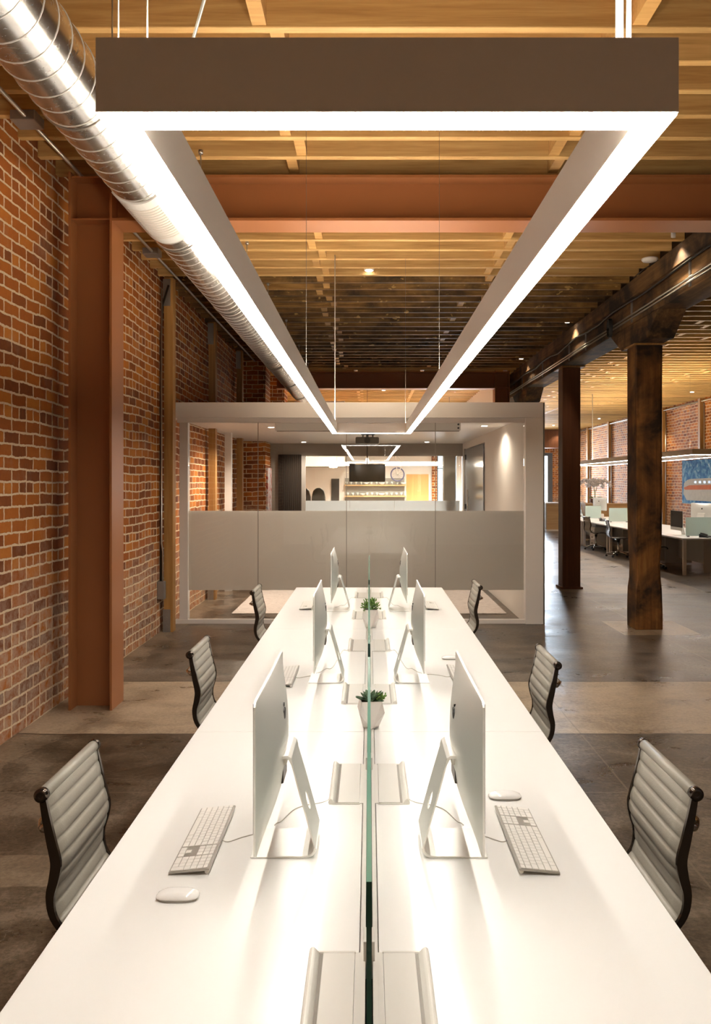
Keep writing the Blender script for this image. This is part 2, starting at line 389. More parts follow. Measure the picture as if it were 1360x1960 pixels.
# kitchen wall
m = MB()
m.box(LX, 26, 0, 2.1, 26.3, ZD); m.box(2.1, 26, 0, 2.25, 26.3, ZD); m.box(2.9, 26, 0, 5.5, 26.3, ZD); m.box(2.25, 26, 3.1, 2.9, 26.3, ZD); m.box(2.25, 26, 0, 2.9, 26.3, 1.0)
struct(m.build('wall_kitchen', M['white_wall']))
struct(MB().box(3.04, 17.8, 0, 3.14, 25.98, ZD).build('wall_light_block', M['white_wall']))  # unseen partition added to keep kitchen light out of the right bay
struct(MB().box(5.35, 26.3, 0, 5.5, 38, ZD).build('wall_passage', M['white_wall']))
w4 = sempty('window_4', (2.57, 26.15, 1.0))
m = MB(); m.box(-.32, -.04, 0, -.27, .04, 2.1); m.box(.27, -.04, 0, .32, .04, 2.1); m.box(-.27, -.04, 2.04, .27, .04, 2.1); m.box(-.27, -.04, 0, .27, .04, .06); m.box(-.27,-.03,1.3,.27,.03,1.34)
m.build('window_frame', M['ext'], w4); MB().box(-.27, -.008, .06, .27, .008, 2.04).build('pane', M['glass'], w4)
# brick pier at the second steel line
struct(MB().box(LX, 16.1, 0, -2.13, 16.9, ZJ).build('trim_1', M['brick_x']))
struct(MB().box(6.0, 36.9, 3.5, 9.3, 37.6, ZJ).build('trim_2', M['post_red']))

# ------------------------------------------------------------------ joists with blocking
def joist(y, x0, x1, mat, label, group, blocks, z=ZJ, pitch=.345, th=.058):
    o = MB().box(x0, -th/2, 0, x1, th/2, .3).build('ceiling_joist', mat, bevel=.004, seg=1)
    o.location = (0, y, z)
    tag(o, label, 'joist', group)
    for bx in blocks:
        MB().box(bx-.04, th/2, .012, bx+.04, pitch-th/2, .24).build('blocking', M['block'], o)
    return o
k = 0; y = 3.69
protos = {}
def put_joist(key, y, args):
    if key in protos:
        p, ch = protos[key]
        c = p.copy(); C.objects.link(c); c.location = (0, y, ZJ)
        for q in ch:
            d = q.copy(); C.objects.link(d); d.parent = c
    else:
        p = joist(y, *args); protos[key] = (p, kids(p))
ya = []
while y < 25.8: ya.append(y); y += .345
for i, y in enumerate(ya):
    par = i % 2
    if y < 9.7:
        put_joist(('n', par), y, (LX, 3.28, M['joist_new'], 'pale golden fir ceiling joist in the newer run above the near desks', 'newer golden joists', [-.52-.09*par, 1.43+.07*par]))
    elif y < 17.3:
        sh = random.choice([0, 1, 2])
        put_joist(('o', sh), y, (LX, 3.28, M['joist_old'], 'smoke-charred old ceiling joist between the golden joists and the far steel beam', 'charred old joists', [-.6+.05*sh, 1.9-.3*sh] if sh else [-.66]))
    else:
        put_joist(('f', par), y, (LX, 3.28, M['joist_tan'], 'tan ceiling joist beyond the far steel beam, above the glass meeting room', 'tan joists past the far steel beam', [-.3+.1*par, 1.2]))
y = 6.0; i = 0
while y < 37.8:
    if y < 25.9:
        sh = (i*7) % 5
        put_joist(('r', sh), y, (3.7, RX, M['joist_tan'], 'tan ceiling joist over the open bay right of the timber posts', 'tan joists of the right-hand bay', [5.1+.12*sh, 7.4+.1*sh] if sh < 4 else [5.9]))
    else:
        put_joist(('rr', 0), y, (5.5, RX, M['joist_tan'], 'tan ceiling joist at the far end of the right-hand bay', 'tan joists at the far end', [6.4]))
    y += .345; i += 1

# ------------------------------------------------------------------ steel frames
def h_beam(y0, x0, x1, name, label):
    t = thing(name, label, 'beam', (0, y0, 3.945))
    MB().box(x0, 0, 0, x1, .3, .022).build('bottom_flange', M['steel'], t)
    MB().box(x0, 0, .348, x1, .3, .37).build('top_flange', M['steel'], t)
    MB().box(x0, .142, .022, x1, .158, .348).build('web', M['steel'], t)
    return t
h_beam(6.31, -2.07, 3.24, 'steel_beam', 'brown-painted steel I-beam crossing overhead close above the desks')
h_beam(17.45, -2.07, 2.8, 'steel_beam', 'brown-painted steel I-beam far back, just above the glass room')
def h_col(xl, y0, h, label, w=.35, stiff=(3.97, 4.31)):
    t = thing('steel_column', label, 'column', (xl, y0, 0))
    MB().box(0, 0, 0, .018, .3, h).build('flange', M['steel'], t)
    MB().box(w-.018, 0, 0, w, .3, h).build('flange', M['steel'], t)
    MB().box(.018, .143, 0, w-.018, .157, h).build('web', M['steel'], t)
    for z in stiff: MB().box(.018, .02, z-.012, w-.018, .143, z).build('stiffener', M['steel'], t)
    return t
h_col(-2.42, 6.31, 4.34, 'tall brown steel H-column standing against the left brick wall')
h_col(2.8, 17.45, 4.34, 'brown steel column behind the glass room, its top showing above the roof edge', w=.33)

# ------------------------------------------------------------------ timber girder line
g = thing('timber_girder', 'heavy old timber girder running away over the row of posts', 'girder', (3.33, 7.0, 3.85))
m = MB(); m.box(0, -2, 0, .37, 19, .3); gb = m.build('beam', M['girder'], g, bevel=.015)
MB().box(-.07, -2, .29, .0, 19, .5).build('ledger', M['girder'], g, bevel=.004)
def bracket(y):
    MB().box(-.012, y, .02, 0, y+.05, .28).build('strut_channel', M['zinc'], g)
for y in (1.1, 2.9, 5.0, 6.0, 8.0, 10.0, 12.0): bracket(y)
def corbel_post(y, label, name='timber_post', rough=True):
    t = thing(name, label, 'post', (3.5, y, 0))
    m = MB()
    # weathered square post, narrowed and chipped low down
    zs = [0, .25, .5, .62, .8, 1.1, 1.6, 2.2, 3.0, 3.575]; hw = [.172, .172, .168, .15, .146, .164, .168, .168, .168, .17]
    rings = []
    for z, h in zip(zs, hw):
        j = lambda: random.uniform(-.006, .006)
        rings.append([m.bm.verts.new(p) for p in ((-h+j(), -h+j(), z), (-h*.86, -h*1.0, z), (h*.8, -h+j(), z), (h+j(), -h*.85, z), (h+j(), h+j(), z), (-h+j(), h+j(), z))])
    n = 6
    for a, b in zip(rings, rings[1:]):
        for q in range(n): m.bm.faces.new((a[q], a[(q+1) % n], b[(q+1) % n], b[q]))
    m.bm.faces.new(rings[0][::-1]); m.bm.faces.new(rings[-1])
    m.build('shaft', M['post_z'], t, bevel=.008)
    MB().prism([(-.52, 3.575), (.42, 3.575), (.9, 3.85), (-.9, 3.85)], 'x', -.165, .17).build('corbel', M['girder'], t, bevel=.01)
    MB().box(-.2, -.2, 3.555, .2, .2, 3.575).build('cap_plate', M['post_fir'], t)
    return t
corbel_post(9.95, 'rough old timber post with chipped sides, nearest on the right, on a pale floor patch')
corbel_post(17.35, 'old timber post and corbel showing only above the glass room roof')
t = thing('timber_post', 'smooth red-brown square post standing between the rough post and the glass room', 'post', (3.51, 13.75, 0))
MB().box(-.155, -.155, .012, .155, .155, 3.83).build('shaft', M['post_red'], t, bevel=.006)
MB().box(-.19, -.19, 0, .19, .19, .03).build('base_plate', M['post_red'], t)
MB().box(-.2, -.3, 3.83, .2, .3, 3.85).build('cap_plate', M['post_fir'], t)
# conduits and cables on the girder
for dz, nm in ((.10, 'upper'), (.06, 'lower')):
    t = tag(MB().tube([(3.30, 5.1, 3.85+dz), (3.30, 25.9, 3.85+dz)], .013, 8).build('conduit', M['conduit']), nm+' of the two bright conduits running along the girder side', 'conduit')
pts = [(3.25, 5.1 + q*.6, 4.1 + .02*math.sin(q*1.7) - .01*(q % 3)) for q in range(30)]
tag(MB().tube(pts, .014, 6).build('power_cable', M['black']), 'thick black cable looped along the top of the girder', 'cable')
m = MB()
for q in range(5):
    pts = [(3.255 - .008*q, 10.55 + .055*math.cos(a) + .004*q, 3.92 + .12*math.sin(a)) for a in [2*PI*j/20 for j in range(21)]]
    m.tube(pts, .008, 6)
tag(m.build('cable_coil', M['black']), 'coil of black cable hung on the girder above the rough post', 'cable')

# ------------------------------------------------------------------ left wall studs
def stud(y, label, conduit):
    t = thing('wall_post', label, 'post', (LX, y, 0))
    MB().box(.05, 0, .0, .16, .14, ZJ).build('stud', M['post_fir'], t, bevel=.004)
    MB().box(.04, -.012, 0, .13, 0, .28).build('base_bracket', M['zinc'], t)
    MB().box(.04, -.012, ZJ-.35, .13, 0, ZJ-.02).build('top_bracket', M['zinc'], t)
    for z in (.08, .18, ZJ-.28): MB().lathe([(.012, -.02), (.012, -.012)], (.085, 0, z), 8, axis='y').build('bolt', M['zinc'], t)
    return t
stud(9.63, 'full-height fir post on the left brick wall just in front of the glass room', 1)
for q, y in enumerate((12.3, 14.9)):
    stud(y, ['fir post on the left brick wall inside the glass room, nearer one', 'fir post on the left brick wall inside the glass room, farther one'][q], 0)
stud(17.3, 'fir post on the left brick wall beyond the brick pier', 0)
t = thing('wall_conduit', 'steel conduit with a grey box running up beside the first fir wall post', 'conduit', (LX, 9.56, 0))
MB().tube([(.03, 0, .62), (.03, 0, 3.6), (.05, 0, 4.0), (.12, .02, 4.25)], .014, 8).build('pipe', M['dark_metal'], t)
MB().tube([(.06, -.02, .62), (.06, -.02, 1.0), (.045, -.02, 1.1), (.045, -.02, 4.2)], .01, 8).build('pipe', M['conduit'], t)
MB().box(.0, -.06, .42, .09, .02, .64).build('junction_box', M['zinc'], t, bevel=.008)
t = thing('ceiling_conduit', 'steel conduit with boxes running under the joists along the left wall', 'conduit', (-2.33, 0, 4.32))
MB().tube([(0, 1, 0), (0, 16, 0)], .014, 8).build('pipe', M['conduit'], t)
for y in (5.3, 8.4): MB().box(-.1, y, -.03, .07, y+.16, .04).build('junction_box', M['zinc'], t, bevel=.006)

# ------------------------------------------------------------------ spiral duct
t = thing('spiral_duct', 'round galvanised spiral air duct running along the left under the joists', 'duct', (-1.463, 0, 3.77))
R = .178
m = MB()
pr = []; yy = -2.0
m.tube([(0, -2, 0), (0, 17.2, 0)], R, 64, True); m.build('pipe', M['duct'], t)
m = MB(); pitch = .146; a = 0; pts = []
nn = int(19/pitch*36)
for q in range(nn+1):
    a = 2*PI*q/36; rs_ = R+.0022; pts.append((rs_*math.sin(a), -1.9 + pitch*q/36, rs_*math.cos(a)))
m.tube(pts, .0036, 5); m.build('spiral_seam', M['seam'], t)
m = MB(); n = 14
def arc(r, y, a0, a1): return [m.bm.verts.new((r*math.sin(a0+(a1-a0)*q/n), y, -r*math.cos(a0+(a1-a0)*q/n))) for q in range(n+1)]
def saddle(r0, r1, y0, y1, a0, a1):
    A, B, D, E = arc(r0, y0, a0, a1), arc(r1, y0, a0, a1), arc(r1, y1, a0, a1), arc(r0, y1, a0, a1)
    for P, Q in ((A, B), (B, D), (D, E), (E, A)):
        for q in range(n): m.bm.faces.new((P[q], P[q+1], Q[q+1], Q[q]))
    for q in (0, n): m.bm.faces.new((A[q], B[q], D[q], E[q]))
saddle(R, R+.014, 4.92, 5.72, -.95, 1.05); m.build('register_plate', M['register'], t, bevel=.003)
m = MB()
for q in range(14): saddle(R+.014, R+.018, 5.03+q*.042, 5.055+q*.042, -.45, .62)
m.build('grille', M['white'], t)
for y in (3.9, 5.95, 8.2, 9.9, 12.1, 14.3, 16.4):
    m = MB(); pts = [((R+.006)*math.sin(b), y, (R+.006)*math.cos(b)) for b in [2*PI*j/32 for j in range(33)]]
    m.tube(pts, .006, 4, False); m.build('strap', M['conduit'], t)
    MB().tube([(R+.008, y, 0), (R+.008, y, .585)], .004, 6).build('hanger_rod', M['conduit'], t)
    MB().lathe([(.018, .56), (.018, .588)], (R+.008, y, 0), 10).build('hanger_cap', M['conduit'], t)

# ------------------------------------------------------------------ pendant loops
def ring_mesh(x0, x1, y0, y1, wd, z0, z1):
    m = MB(); O = [(x0,y0),(x1,y0),(x1,y1),(x0,y1)]; I = [(x0+wd,y0+wd),(x1-wd,y0+wd),(x1-wd,y1-wd),(x0+wd,y1-wd)]
    V = {}
    for nme, L in (('o', O), ('i', I)):
        for zi, z in enumerate((z0, z1)):
            for q, p in enumerate(L): V[nme, zi, q] = m.bm.verts.new((p[0], p[1], z))
    for q in range(4):
        r = (q+1) % 4
        m.bm.faces.new((V['o',0,q], V['o',0,r], V['o',1,r], V['o',1,q]))
        m.bm.faces.new((V['i',0,r], V['i',0,q], V['i',1,q], V['i',1,r]))
        m.bm.faces.new((V['o',1,q], V['o',1,r], V['i',1,r], V['i',1,q]))
        m.bm.faces.new((V['o',0,r], V['o',0,q], V['i',0,q], V['i',0,r]))
    return m
def pendant(label, x0, x1, y0, y1, z, dm, um, cables, cords, wd=.055, h=.117):
    cx = (x0+x1)/2
    t = thing('pendant_light', label, 'pendant light', (cx, (y0+y1)/2, z)); oy = (y0+y1)/2
    a, b, c, d = x0-cx, x1-cx, y0-oy, y1-oy
    ring_mesh(a, b, c, d, wd, .004, h).build('housing', M['housing'], t)
    ring_mesh(a+.002, b-.002, c+.002, d-.002, wd-.004, 0, .004).build('diffuser', dm, t)
    ring_mesh(a+.015, b-.015, c+.015, d-.015, wd-.03, h-.001, h+.0004).build('uplight_strip', um, t)
    for (x, y, zz) in cables:
        MB().tube([(x-cx, y-oy, h), (x-cx, y-oy, zz-z)], .0013, 5).build('suspension_wire', M['cable'], t)
    for (x, y, zz, r, lean) in cords:
        MB().tube([(x-cx, y-oy, h), (x-cx+lean*.3, y-oy, h+.5), (x-cx+lean, y-oy, zz-z)], r, 6).build('power_cord', M['cord'], t)
    return t
pendant('long white rectangular loop light hanging above the desks', -.415, .47, 1.19, 8.86, 2.39, M['diff'], M['diff_up'],
    [(-.39, 1.22, 4.36), (-.345, 1.22, 4.36), (-.388, 4.84, 4.36), (.442, 4.94, 4.36), (.41, 8.83, 4.36)],
    [(.388, 1.215, 4.4, .006, 0), (.402, 1.215, 4.4, .004, .01), (.394, 1.23, 4.4, .004, .004), (-.385, 8.83, 4.4, .005, 0)])
pendant('added short loop light, unseen behind the viewer, for warm fill', -.415, .47, -2.7, -.5, 2.39, M['fill_rear'], M['fill_rear'], [(-.388, -2.4, 4.36), (.442, -2.4, 4.36)], [])  # unseen lamp added as warm fill for the long loop's front face and foreground
tag(MB().tube([(-.31, 1.3, 2.5), (-.02, 1.9, 4.36)], .003, 5).build('brace_wire', M['cable']), 'slanting steel brace wire at the near left corner of the loop light', 'wire')
pendant('white rectangular loop light over the far bench in the right-hand bay', 6.35, 7.48, 15.4, 25.2, 2.39, M['diff_r'], M['diff_r_up'],
    [(6.38, 18.2, 4.36), (7.45, 18.2, 4.36)], [(6.38, 22.4, 4.4, .012, 0), (6.6, 25.1, 4.4, .005, 0)])

# ------------------------------------------------------------------ downlights and access point
def downlight(x, y, z, label, group, e=25, sz=110, col=(1,.8,.55)):
    t = thing('downlight', label, 'ceiling light', (x, y, z), 0, group)
    MB().lathe([(.055, 0), (.06, .004), (.06, .09)], n=20).build('can', M['white'], t)
    MB().lathe([(.044, -.003), (.044, 0)], n=20).build('lens', M['spotface'], t)
    if e: spot('downlight_beam', (x, y, z-.02), e, col, sz)
downlight(.0, 9.47, 4.40, 'small round downlight between the golden joists straight ahead', None, 90)
downlight(3.16, 8.2, 4.38, 'small round downlight beside the girder, nearest the steel beam', None, 60)
downlight(3.14, 12.4, 4.38, 'small round downlight in the charred joists, middle of three by the girder', None, 40)
downlight(3.12, 16.1, 4.38, 'small round downlight in the charred joists, farthest of three by the girder', None, 30)
downlight(8.9, 21.6, 4.34, 'small downlight under the right bay joists near the brick wall, nearest of that row', None, 45)
downlight(8.93, 26.05, 4.34, 'added small downlight hidden behind the rough post to brighten the orchid', None, 130)  # lamp added out of sight behind the post to light the orchid
downlight(8.95, 30.5, 4.34, 'small downlight under the right bay joists above the orchid', None, 60)
downlight(8.0, 34.0, 4.34, 'small downlight at the far end of the right bay, left of two', None, 40)
downlight(8.9, 36.6, 4.34, 'small downlight at the far end of the right bay, right of two', None, 40)
t = thing('access_point', 'white disc-shaped wireless unit on the joists beside the girder', 'access point', (3.12, 8.72, 4.33))
MB().lathe([(.02, -.035), (.075, -.03), (.09, -.012), (.088, .0), (.05, .008)], n=28).build('disc', M['white'], t)
MB().tube([(.08, 0, 0), (.13, .1, .01), (.06, .35, -.02), (.03, .6, -.05)], .006, 6).build('cable', M['black'], t)

# ------------------------------------------------------------------ glass meeting room
GY, GX0, GX1, GB = 10.17, LX, 2.26, 17.0
m = MB(); m.box(GX0, GY, 2.68, GX1, GY+.35, 2.88); m.box(2.03, GY, 0, GX1, GY+.2, 2.68)
struct(m.build('trim_3', M['white'], bevel=.003))
struct(MB().box(2.27, GY+.03, 0, 2.285, GB, 2.88).build('trim_4', M['grey_trim']))
struct(MB().box(GX0, GY+.35, 2.69, GX1, GB+.2, 2.88).build('ceiling', M['white']))
m = MB(); m.box(2.03, GY+.2, 0, GX1, 13.75, 2.69); m.box(2.03, 16.45, 0, GX1, 17.05, 2.69); m.box(2.03, 13.75, 2.55, GX1, 16.45, 2.69)
struct(m.build('wall_right', M['white_wall']))
gw = sempty('window_1', (0, GY+.03, 0))
m = MB(); m.box(-2.5, 0, 2.62, 2.03, .09, 2.68); m.build('head_rail', M['white'], gw, bevel=.003)
MB().box(-2.52, 0, 0, 2.03, .08, .055).build('sill_rail', M['white'], gw, bevel=.003)
MB().box(-2.47, .01, .055, -2.36, .12, 2.62).build('mullion', M['white'], gw, bevel=.003)
xs = [-2.36, -1.45, -.295, .865, 2.025]
for a, b in zip(xs, xs[1:]):
    p = MB().box(a+.004, .035, .055, b-.004, .047, 2.62).build('pane', M['glass'], gw)
    MB().box(a+.004, .048, .433, b-.004, .05, 1.47).build('frosted_band', M['frost'], p)
for x in xs[1:4]: MB().box(x-.004, .035, .055, x+.004, .047, 2.62).build('joint', M['grey_trim'], gw)
struct(MB().box(-2.45, 13.3, 0, -2.34, 13.42, 2.69).build('trim_7', M['white']))
# rear glass wall
rw = sempty('window_2', (0, GB, 0))
m = MB(); m.box(LX, 0, 2.42, 2.03, .12, 2.69); m.build('header', M['grey_trim'], rw)
m = MB(); m.box(-1.47, 0, 0, -1.38, .1, 2.42); m.build('mullion', M['white'], rw)
m = MB(); m.box(-2.13, 0, 0, -1.96, .1, 2.42); m.build('mullion', M['grey_trim'], rw)
MB().box(1.64, .2, 0, 1.9, .5, 2.6).build('mullion', M['grey_trim'], rw)
xs = [-1.38, -.42, .55, 1.97]
for a, b in zip(xs, xs[1:]):
    p = MB().box(a+.003, .05, .02, b-.003, .062, 2.42).build('pane', M['glass'], rw)
    MB().box(a+.003, .064, .4, b-.003, .066, 1.45).build('frosted_band', M['frost_rear'], p)
m = MB(); pts = [(-1.96 + .5*q/24, GB-.06 + (.025 if q % 2 else -.025)) for q in range(25)]
V = [(m.bm.verts.new((x, y, .05)), m.bm.verts.new((x, y, 2.45))) for x, y in pts]
for p, q in zip(V, V[1:]): m.bm.faces.new((p[0], q[0], q[1], p[1]))
o = m.build('curtain', M['curtain'], smooth=True); s_ = o.modifiers.new('s', 'SOLIDIFY'); s_.thickness = .008
tag(o, 'dark brown curtain hanging at the back left of the glass room', 'curtain')
# frosted glass door in the side wall
d1 = sempty('door_1', (2.02, 13.8, 0))
MB().box(-.012, .02, .01, .0, 2.6, 2.52).build('pane', M['frost_door'], d1)
MB().box(-.035, 2.42, 2.32, .01, 2.6, 2.42).build('patch_fitting', M['black'], d1)
MB().box(-.035, 2.42, 1.3, .01, 2.6, 1.4).build('patch_fitting', M['black'], d1)
m = MB(); m.tube([(-.06, 1.75, .75), (-.06, 1.75, 1.7)], .014, 10); m.tube([(-.06, 1.75, 1.55), (.0, 1.75, 1.55)], .008, 8); m.tube([(-.06, 1.75, .9), (.0, 1.75, .9)], .008, 8)
m.build('handle', M['chrome'], d1)
MB().box(-.03, 2.6, 0, .0, 2.66, 2.55).build('jamb', M['grey_trim'], d1)
# meeting room things
t = thing('projector', 'dark ceiling projector hung in the middle of the glass room', 'projector', (-.03, 12.8, 2.47))
m = MB(); m.box(-.19, -.13, 0, .19, .13, .11); m.build('body', M['dark_metal'], t, bevel=.02)
MB().lathe([(.05, -.15), (.045, -.13)], (.0, 0, .055), 20, axis='y').build('lens', M['screen'], t)
m = MB(); m.box(-.1, -.06, .15, .12, -.04, .165); m.box(-.1, .04, .15, .12, .06, .165); m.box(-.02, -.06, .11, .02, .06, .22); m.box(-.08,-.02,.11,-.06,.0,.16); m.box(.08,-.02,.11,.1,.0,.16)
m.build('mount', M['black'], t)
t = thing('projection_screen', 'white roll-up projection screen case along the glass room ceiling', 'projection screen', (0, 10.85, 2.56))
MB().box(-1.3, 0, 0, 1.27, .11, .125).build('case', M['white'], t, bevel=.01)
MB().box(-1.28, .02, -.012, 1.25, .06, 0).build('slat', M['grey_trim'], t)
for z in (.085, .035): MB().lathe([(.014, -.004), (.014, 0)], (1.235, 0, z), 12, axis='y').build('cap', M['black'], t)
t = thing('television', 'black flat television hanging by the rear glass of the meeting room', 'television', (-.04, 16.4, 1.86))
MB().box(-.38, 0, 0, .38, .05, .385).build('panel', M['screen'], t, bevel=.022, seg=3)
MB().tube([(0, .03, .38), (0, .03, .83)], .014, 8).build('pole', M['dark_metal'], t)
t = tag(MB().box(-1.92, 10.95, 0.002, 1.92, 14.6, .014).build('rug', M['rug']), 'faded pale rug on the glass room floor', 'rug')
t = thing('low_bench', 'low black bench on chrome legs by the brick wall in the glass room', 'bench', (-1.98, 13.6, .0145))
MB().box(-.45, -.25, .3, .45, .25, .44).build('cushion', M['black'], t, bevel=.02)
MB().box(-.42, -.22, .26, .42, .22, .3).build('frame', M['chrome'], t)
for x in (-.4, .4):
    for y in (-.2, .2): MB().box(x-.012, y-.012, 0, x+.012, y+.012, .26).build('leg', M['chrome'], t)
t = tag(MB().box(-2.13, 16.2, 1.05, -2.09, 16.85, 2.15).build('painting', M['art_r'], bevel=.003), 'tall abstract red, blue and white painting inside the glass room', 'painting')
for x, y, lb in ((-1.36, 16.3, 'recessed downlight in the glass room ceiling, back left'), (1.2, 16.3, 'recessed downlight in the glass room ceiling, back right'),
                 (-1.5, 12.0, 'added fill downlight in the glass room ceiling, front left'), (1.72, 11.7, 'recessed downlight in the glass room ceiling, front right')):  # front left lamp is added fill to brighten the room
    t = thing('recessed_downlight', lb, 'ceiling light', (x, y, 2.685))
    MB().lathe([(.06, 0), (.065, .003), (.065, .01)], n=20).build('trim_ring', M['white'], t)
    MB().lathe([(.045, -.002), (.045, .0)], n=20).build('lens', M['spotface'], t)
    spot('recessed_beam', (x, y, 2.67), 45 if x > 1.5 else (210 if y < 13 else 40), (1, .84, .68), 155)
t = thing('duct_cylinder', 'red cylinder lying on the glass room roof behind the loop light', 'cylinder', (-.72, 15.0, 2.88))
MB().tube([(-.3, 0, .2), (.18, 0, .2)], .1, 20).build('cylinder_body', M['redpaint'], t)
MB().tube([(.18, 0, .2), (.22, 0, .2)], .105, 20).build('end_cap', M['black'], t)
MB().box(-.2, -.06, 0, .1, .06, .12).build('cradle', M['dark_metal'], t)

# ------------------------------------------------------------------ kitchen beyond
struct(MB().box(-2.3, 24.2, 2.35, -.75, 26, ZD).build('trim_5', M['grey_trim']))
struct(MB().box(LX, 18.5, 0, -2.0, 19.2, ZD).build('trim_6', M['brick_x']))
struct(MB().box(2.08, 25.88, 0, 2.24, 26, 3.4).build('trim_8', M['brick_x']))
d2 = sempty('door_2', (1.6, 25.98, 0))
MB().box(-.37, -.04, .01, .37, 0, 2.13).build('leaf', M['oak'], d2); MB().box(-.43, -.03, 0, -.37, .0, 2.18).build('jamb', M['white'], d2); MB().box(.37, -.03, 0, .43, .0, 2.18).build('jamb', M['white'], d2)
d3 = sempty('door_3', (-1.12, 25.98, 0)); MB().box(-.13, -.03, .01, .13, 0, 1.98).build('leaf', M['black'], d3)
tag(MB().box(-.8, 25.96, 1.0, 1.18, 25.99, 2.0).build('splashback', M['splash']), 'grey splashback behind the kitchen shelves', 'splashback')
sh = []
for z, nm in ((1.74, 'upper'), (1.38, 'lower')):
    tag(MB().box(-.8, 25.7, z, 1.2, 25.955, z+.045).build('shelf', M['oak_x']), nm+' oak kitchen shelf with dishes, far behind the glass room', 'shelf')
def bowlmb(r, h): return MB().lathe([(r*.4, 0), (r*.8, h*.4), (r, h), (r*.92, h), (r*.7, h*.45), (.001, .01)], n=16)
cup = bowlmb(.045, .1).build('tumbler', M['tumbler']); bowl = bowlmb(.1, .07).build('bowl', M['ceram'])
tag(cup, 'pale tumbler standing on the kitchen shelves', 'tumbler', 'tumblers on the kitchen shelves'); tag(bowl, 'pale bowl standing on the kitchen shelves', 'bowl', 'bowls on the kitchen shelves')
cup.location = (-.75, 25.8, 1.785); bowl.location = (1.13, 25.82, 1.785)
for q in range(22):
    up = q < 10; x = (-.6 + .17*q) if up else (-.7 + .16*(q-10))
    src = bowl if (q in (3, 6, 13, 17)) else cup
    c = src.copy(); C.objects.link(c); c.location = (x, 25.8, 1.785 if up else 1.425)
t = thing('kitchen_light', 'long white linear light in the kitchen beyond the glass room', 'pendant light', (.4, 23, 2.36))
MB().box(-1.4, -.05, .0, 2.0, .05, .1).build('housing', M['housing'], t); MB().box(-1.39, -.045, -.01, 1.99, .045, 0).build('diffuser', M['diff_k'], t)
m = MB(); m.box(-1.4, .5, .12, 2.0, .55, .2)
for x in (-1.35, 1.95): MB().tube([(x, 0, .1), (x, 0, 2.0)], .006, 6).build('suspension_wire', M['cable'], t)
for x, y, lb in ((-1.6, 22, 'added fill downlight in the kitchen ceiling, left one'), (.4, 21.5, 'added fill downlight in the kitchen ceiling, middle one'), (2.4, 22, 'added fill downlight in the kitchen ceiling, right one')):
    downlight(x, y, 4.38, lb, None, 1700, 140, (1, .9, .78))  # ceiling lamps added to brighten the kitchen, no such source visible
t = thing('pendant_bulb', 'bare glowing bulb on a cord beyond the rear glass', 'pendant bulb', (-.05, 20.595, 2.3))
MB().lathe([(.004, -.0), (.04, .05), (.045, .1), (.03, .16), (.015, .2)], n=16).build('bulb', M['bulb'], t); MB().tube([(0, 0, .2), (0, 0, 2.12)], .005, 6).build('cord', M['black'], t)
t = thing('wall_lamp', 'small warm globe lamp glowing at the kitchen bulkhead', 'lamp', (-1.1, 24.1, 2.36))
MB().lathe([(.01, -.06), (.12, -.04), (.12, 0), (.05, .01)], n=20).build('globe', M['bulb'], t); MB().box(-.03, -.02, .0, .03, .06, .04).build('bracket', M['white'], t)
# hung bicycle
t = thing('bicycle', 'small bicycle with blue tyres hung upright on the kitchen wall', 'bicycle', (.93, 25.7, 2.12))
def wheel(z, nme):
    m = MB(); m.tube([(.215*math.cos(b), 0, z+.215*math.sin(b)) for b in [2*PI*j/32 for j in range(33)]], .02, 8, False); wo = m.build('wheel', M['bikeblue'], t)
    m = MB()
    for j in range(12): m.tube([(0, 0, z), (.2*math.cos(j*PI/6), 0, z+.2*math.sin(j*PI/6))], .003, 4)
    m.lathe([(.02, -.03), (.02, .03)], (0, 0, z), 10, axis='y'); m.build('spokes', M['chrome'], wo)
wheel(0, 0); wheel(.98, 1)
m = MB()
for a, b in (((0,-.03,0),(-.05,-.03,.42)), ((0,-.03,0),(.18,-.03,.36)), ((.18,-.03,.36),(-.05,-.03,.42)), ((-.05,-.03,.42),(-.1,-.03,.84)), ((.18,-.03,.36),(-.12,-.03,.8)), ((-.12,-.03,.8),(0,-.03,.98)), ((-.1,-.03,.84),(-.28,-.03,.78))): m.tube([a, b], .016, 8)
m.build('frame', M['white'], t)
MB().tube([(-.28, -.25, .74), (-.3, -.03, .78), (-.28, .2, .74)], .012, 8).build('handlebar', M['bikeblue'], t)
MB().box(.16, -.07, .3, .28, .0, .34).build('saddle', M['black'], t, bevel=.01)
MB().tube([(0, .06, 1.2), (0, .29, 1.25)], .01, 6).build('wall_hook', M['dark_metal'], t)
# lounge chairs
for x, lb in ((-1.6, 'dark olive high-backed lounge chair beyond the rear glass, left one'), (-1.24, 'dark olive high-backed lounge chair beyond the rear glass, right one')):
    t = thing('lounge_chair', lb, 'chair', (x, 19.0, 0))
    m = MB(); m.prism([(-.16, .5), (.16, .5), (.17, 1.5), (.13, 1.65), (.05, 1.72), (-.05, 1.72), (-.13, 1.65), (-.17, 1.5)], 'y', .2, .3); m.build('backrest', M['olive'], t, bevel=.03, seg=3)
    MB().box(-.16, -.2, .42, .16, .25, .54).build('seat', M['olive'], t, bevel=.03, seg=3)
    for a in (-.13, .13):
        for b in (-.16, .24): MB().tube([(a, b, 0), (a*.9, b*.9, .43)], .014, 8).build('leg', M['dark_metal'], t)

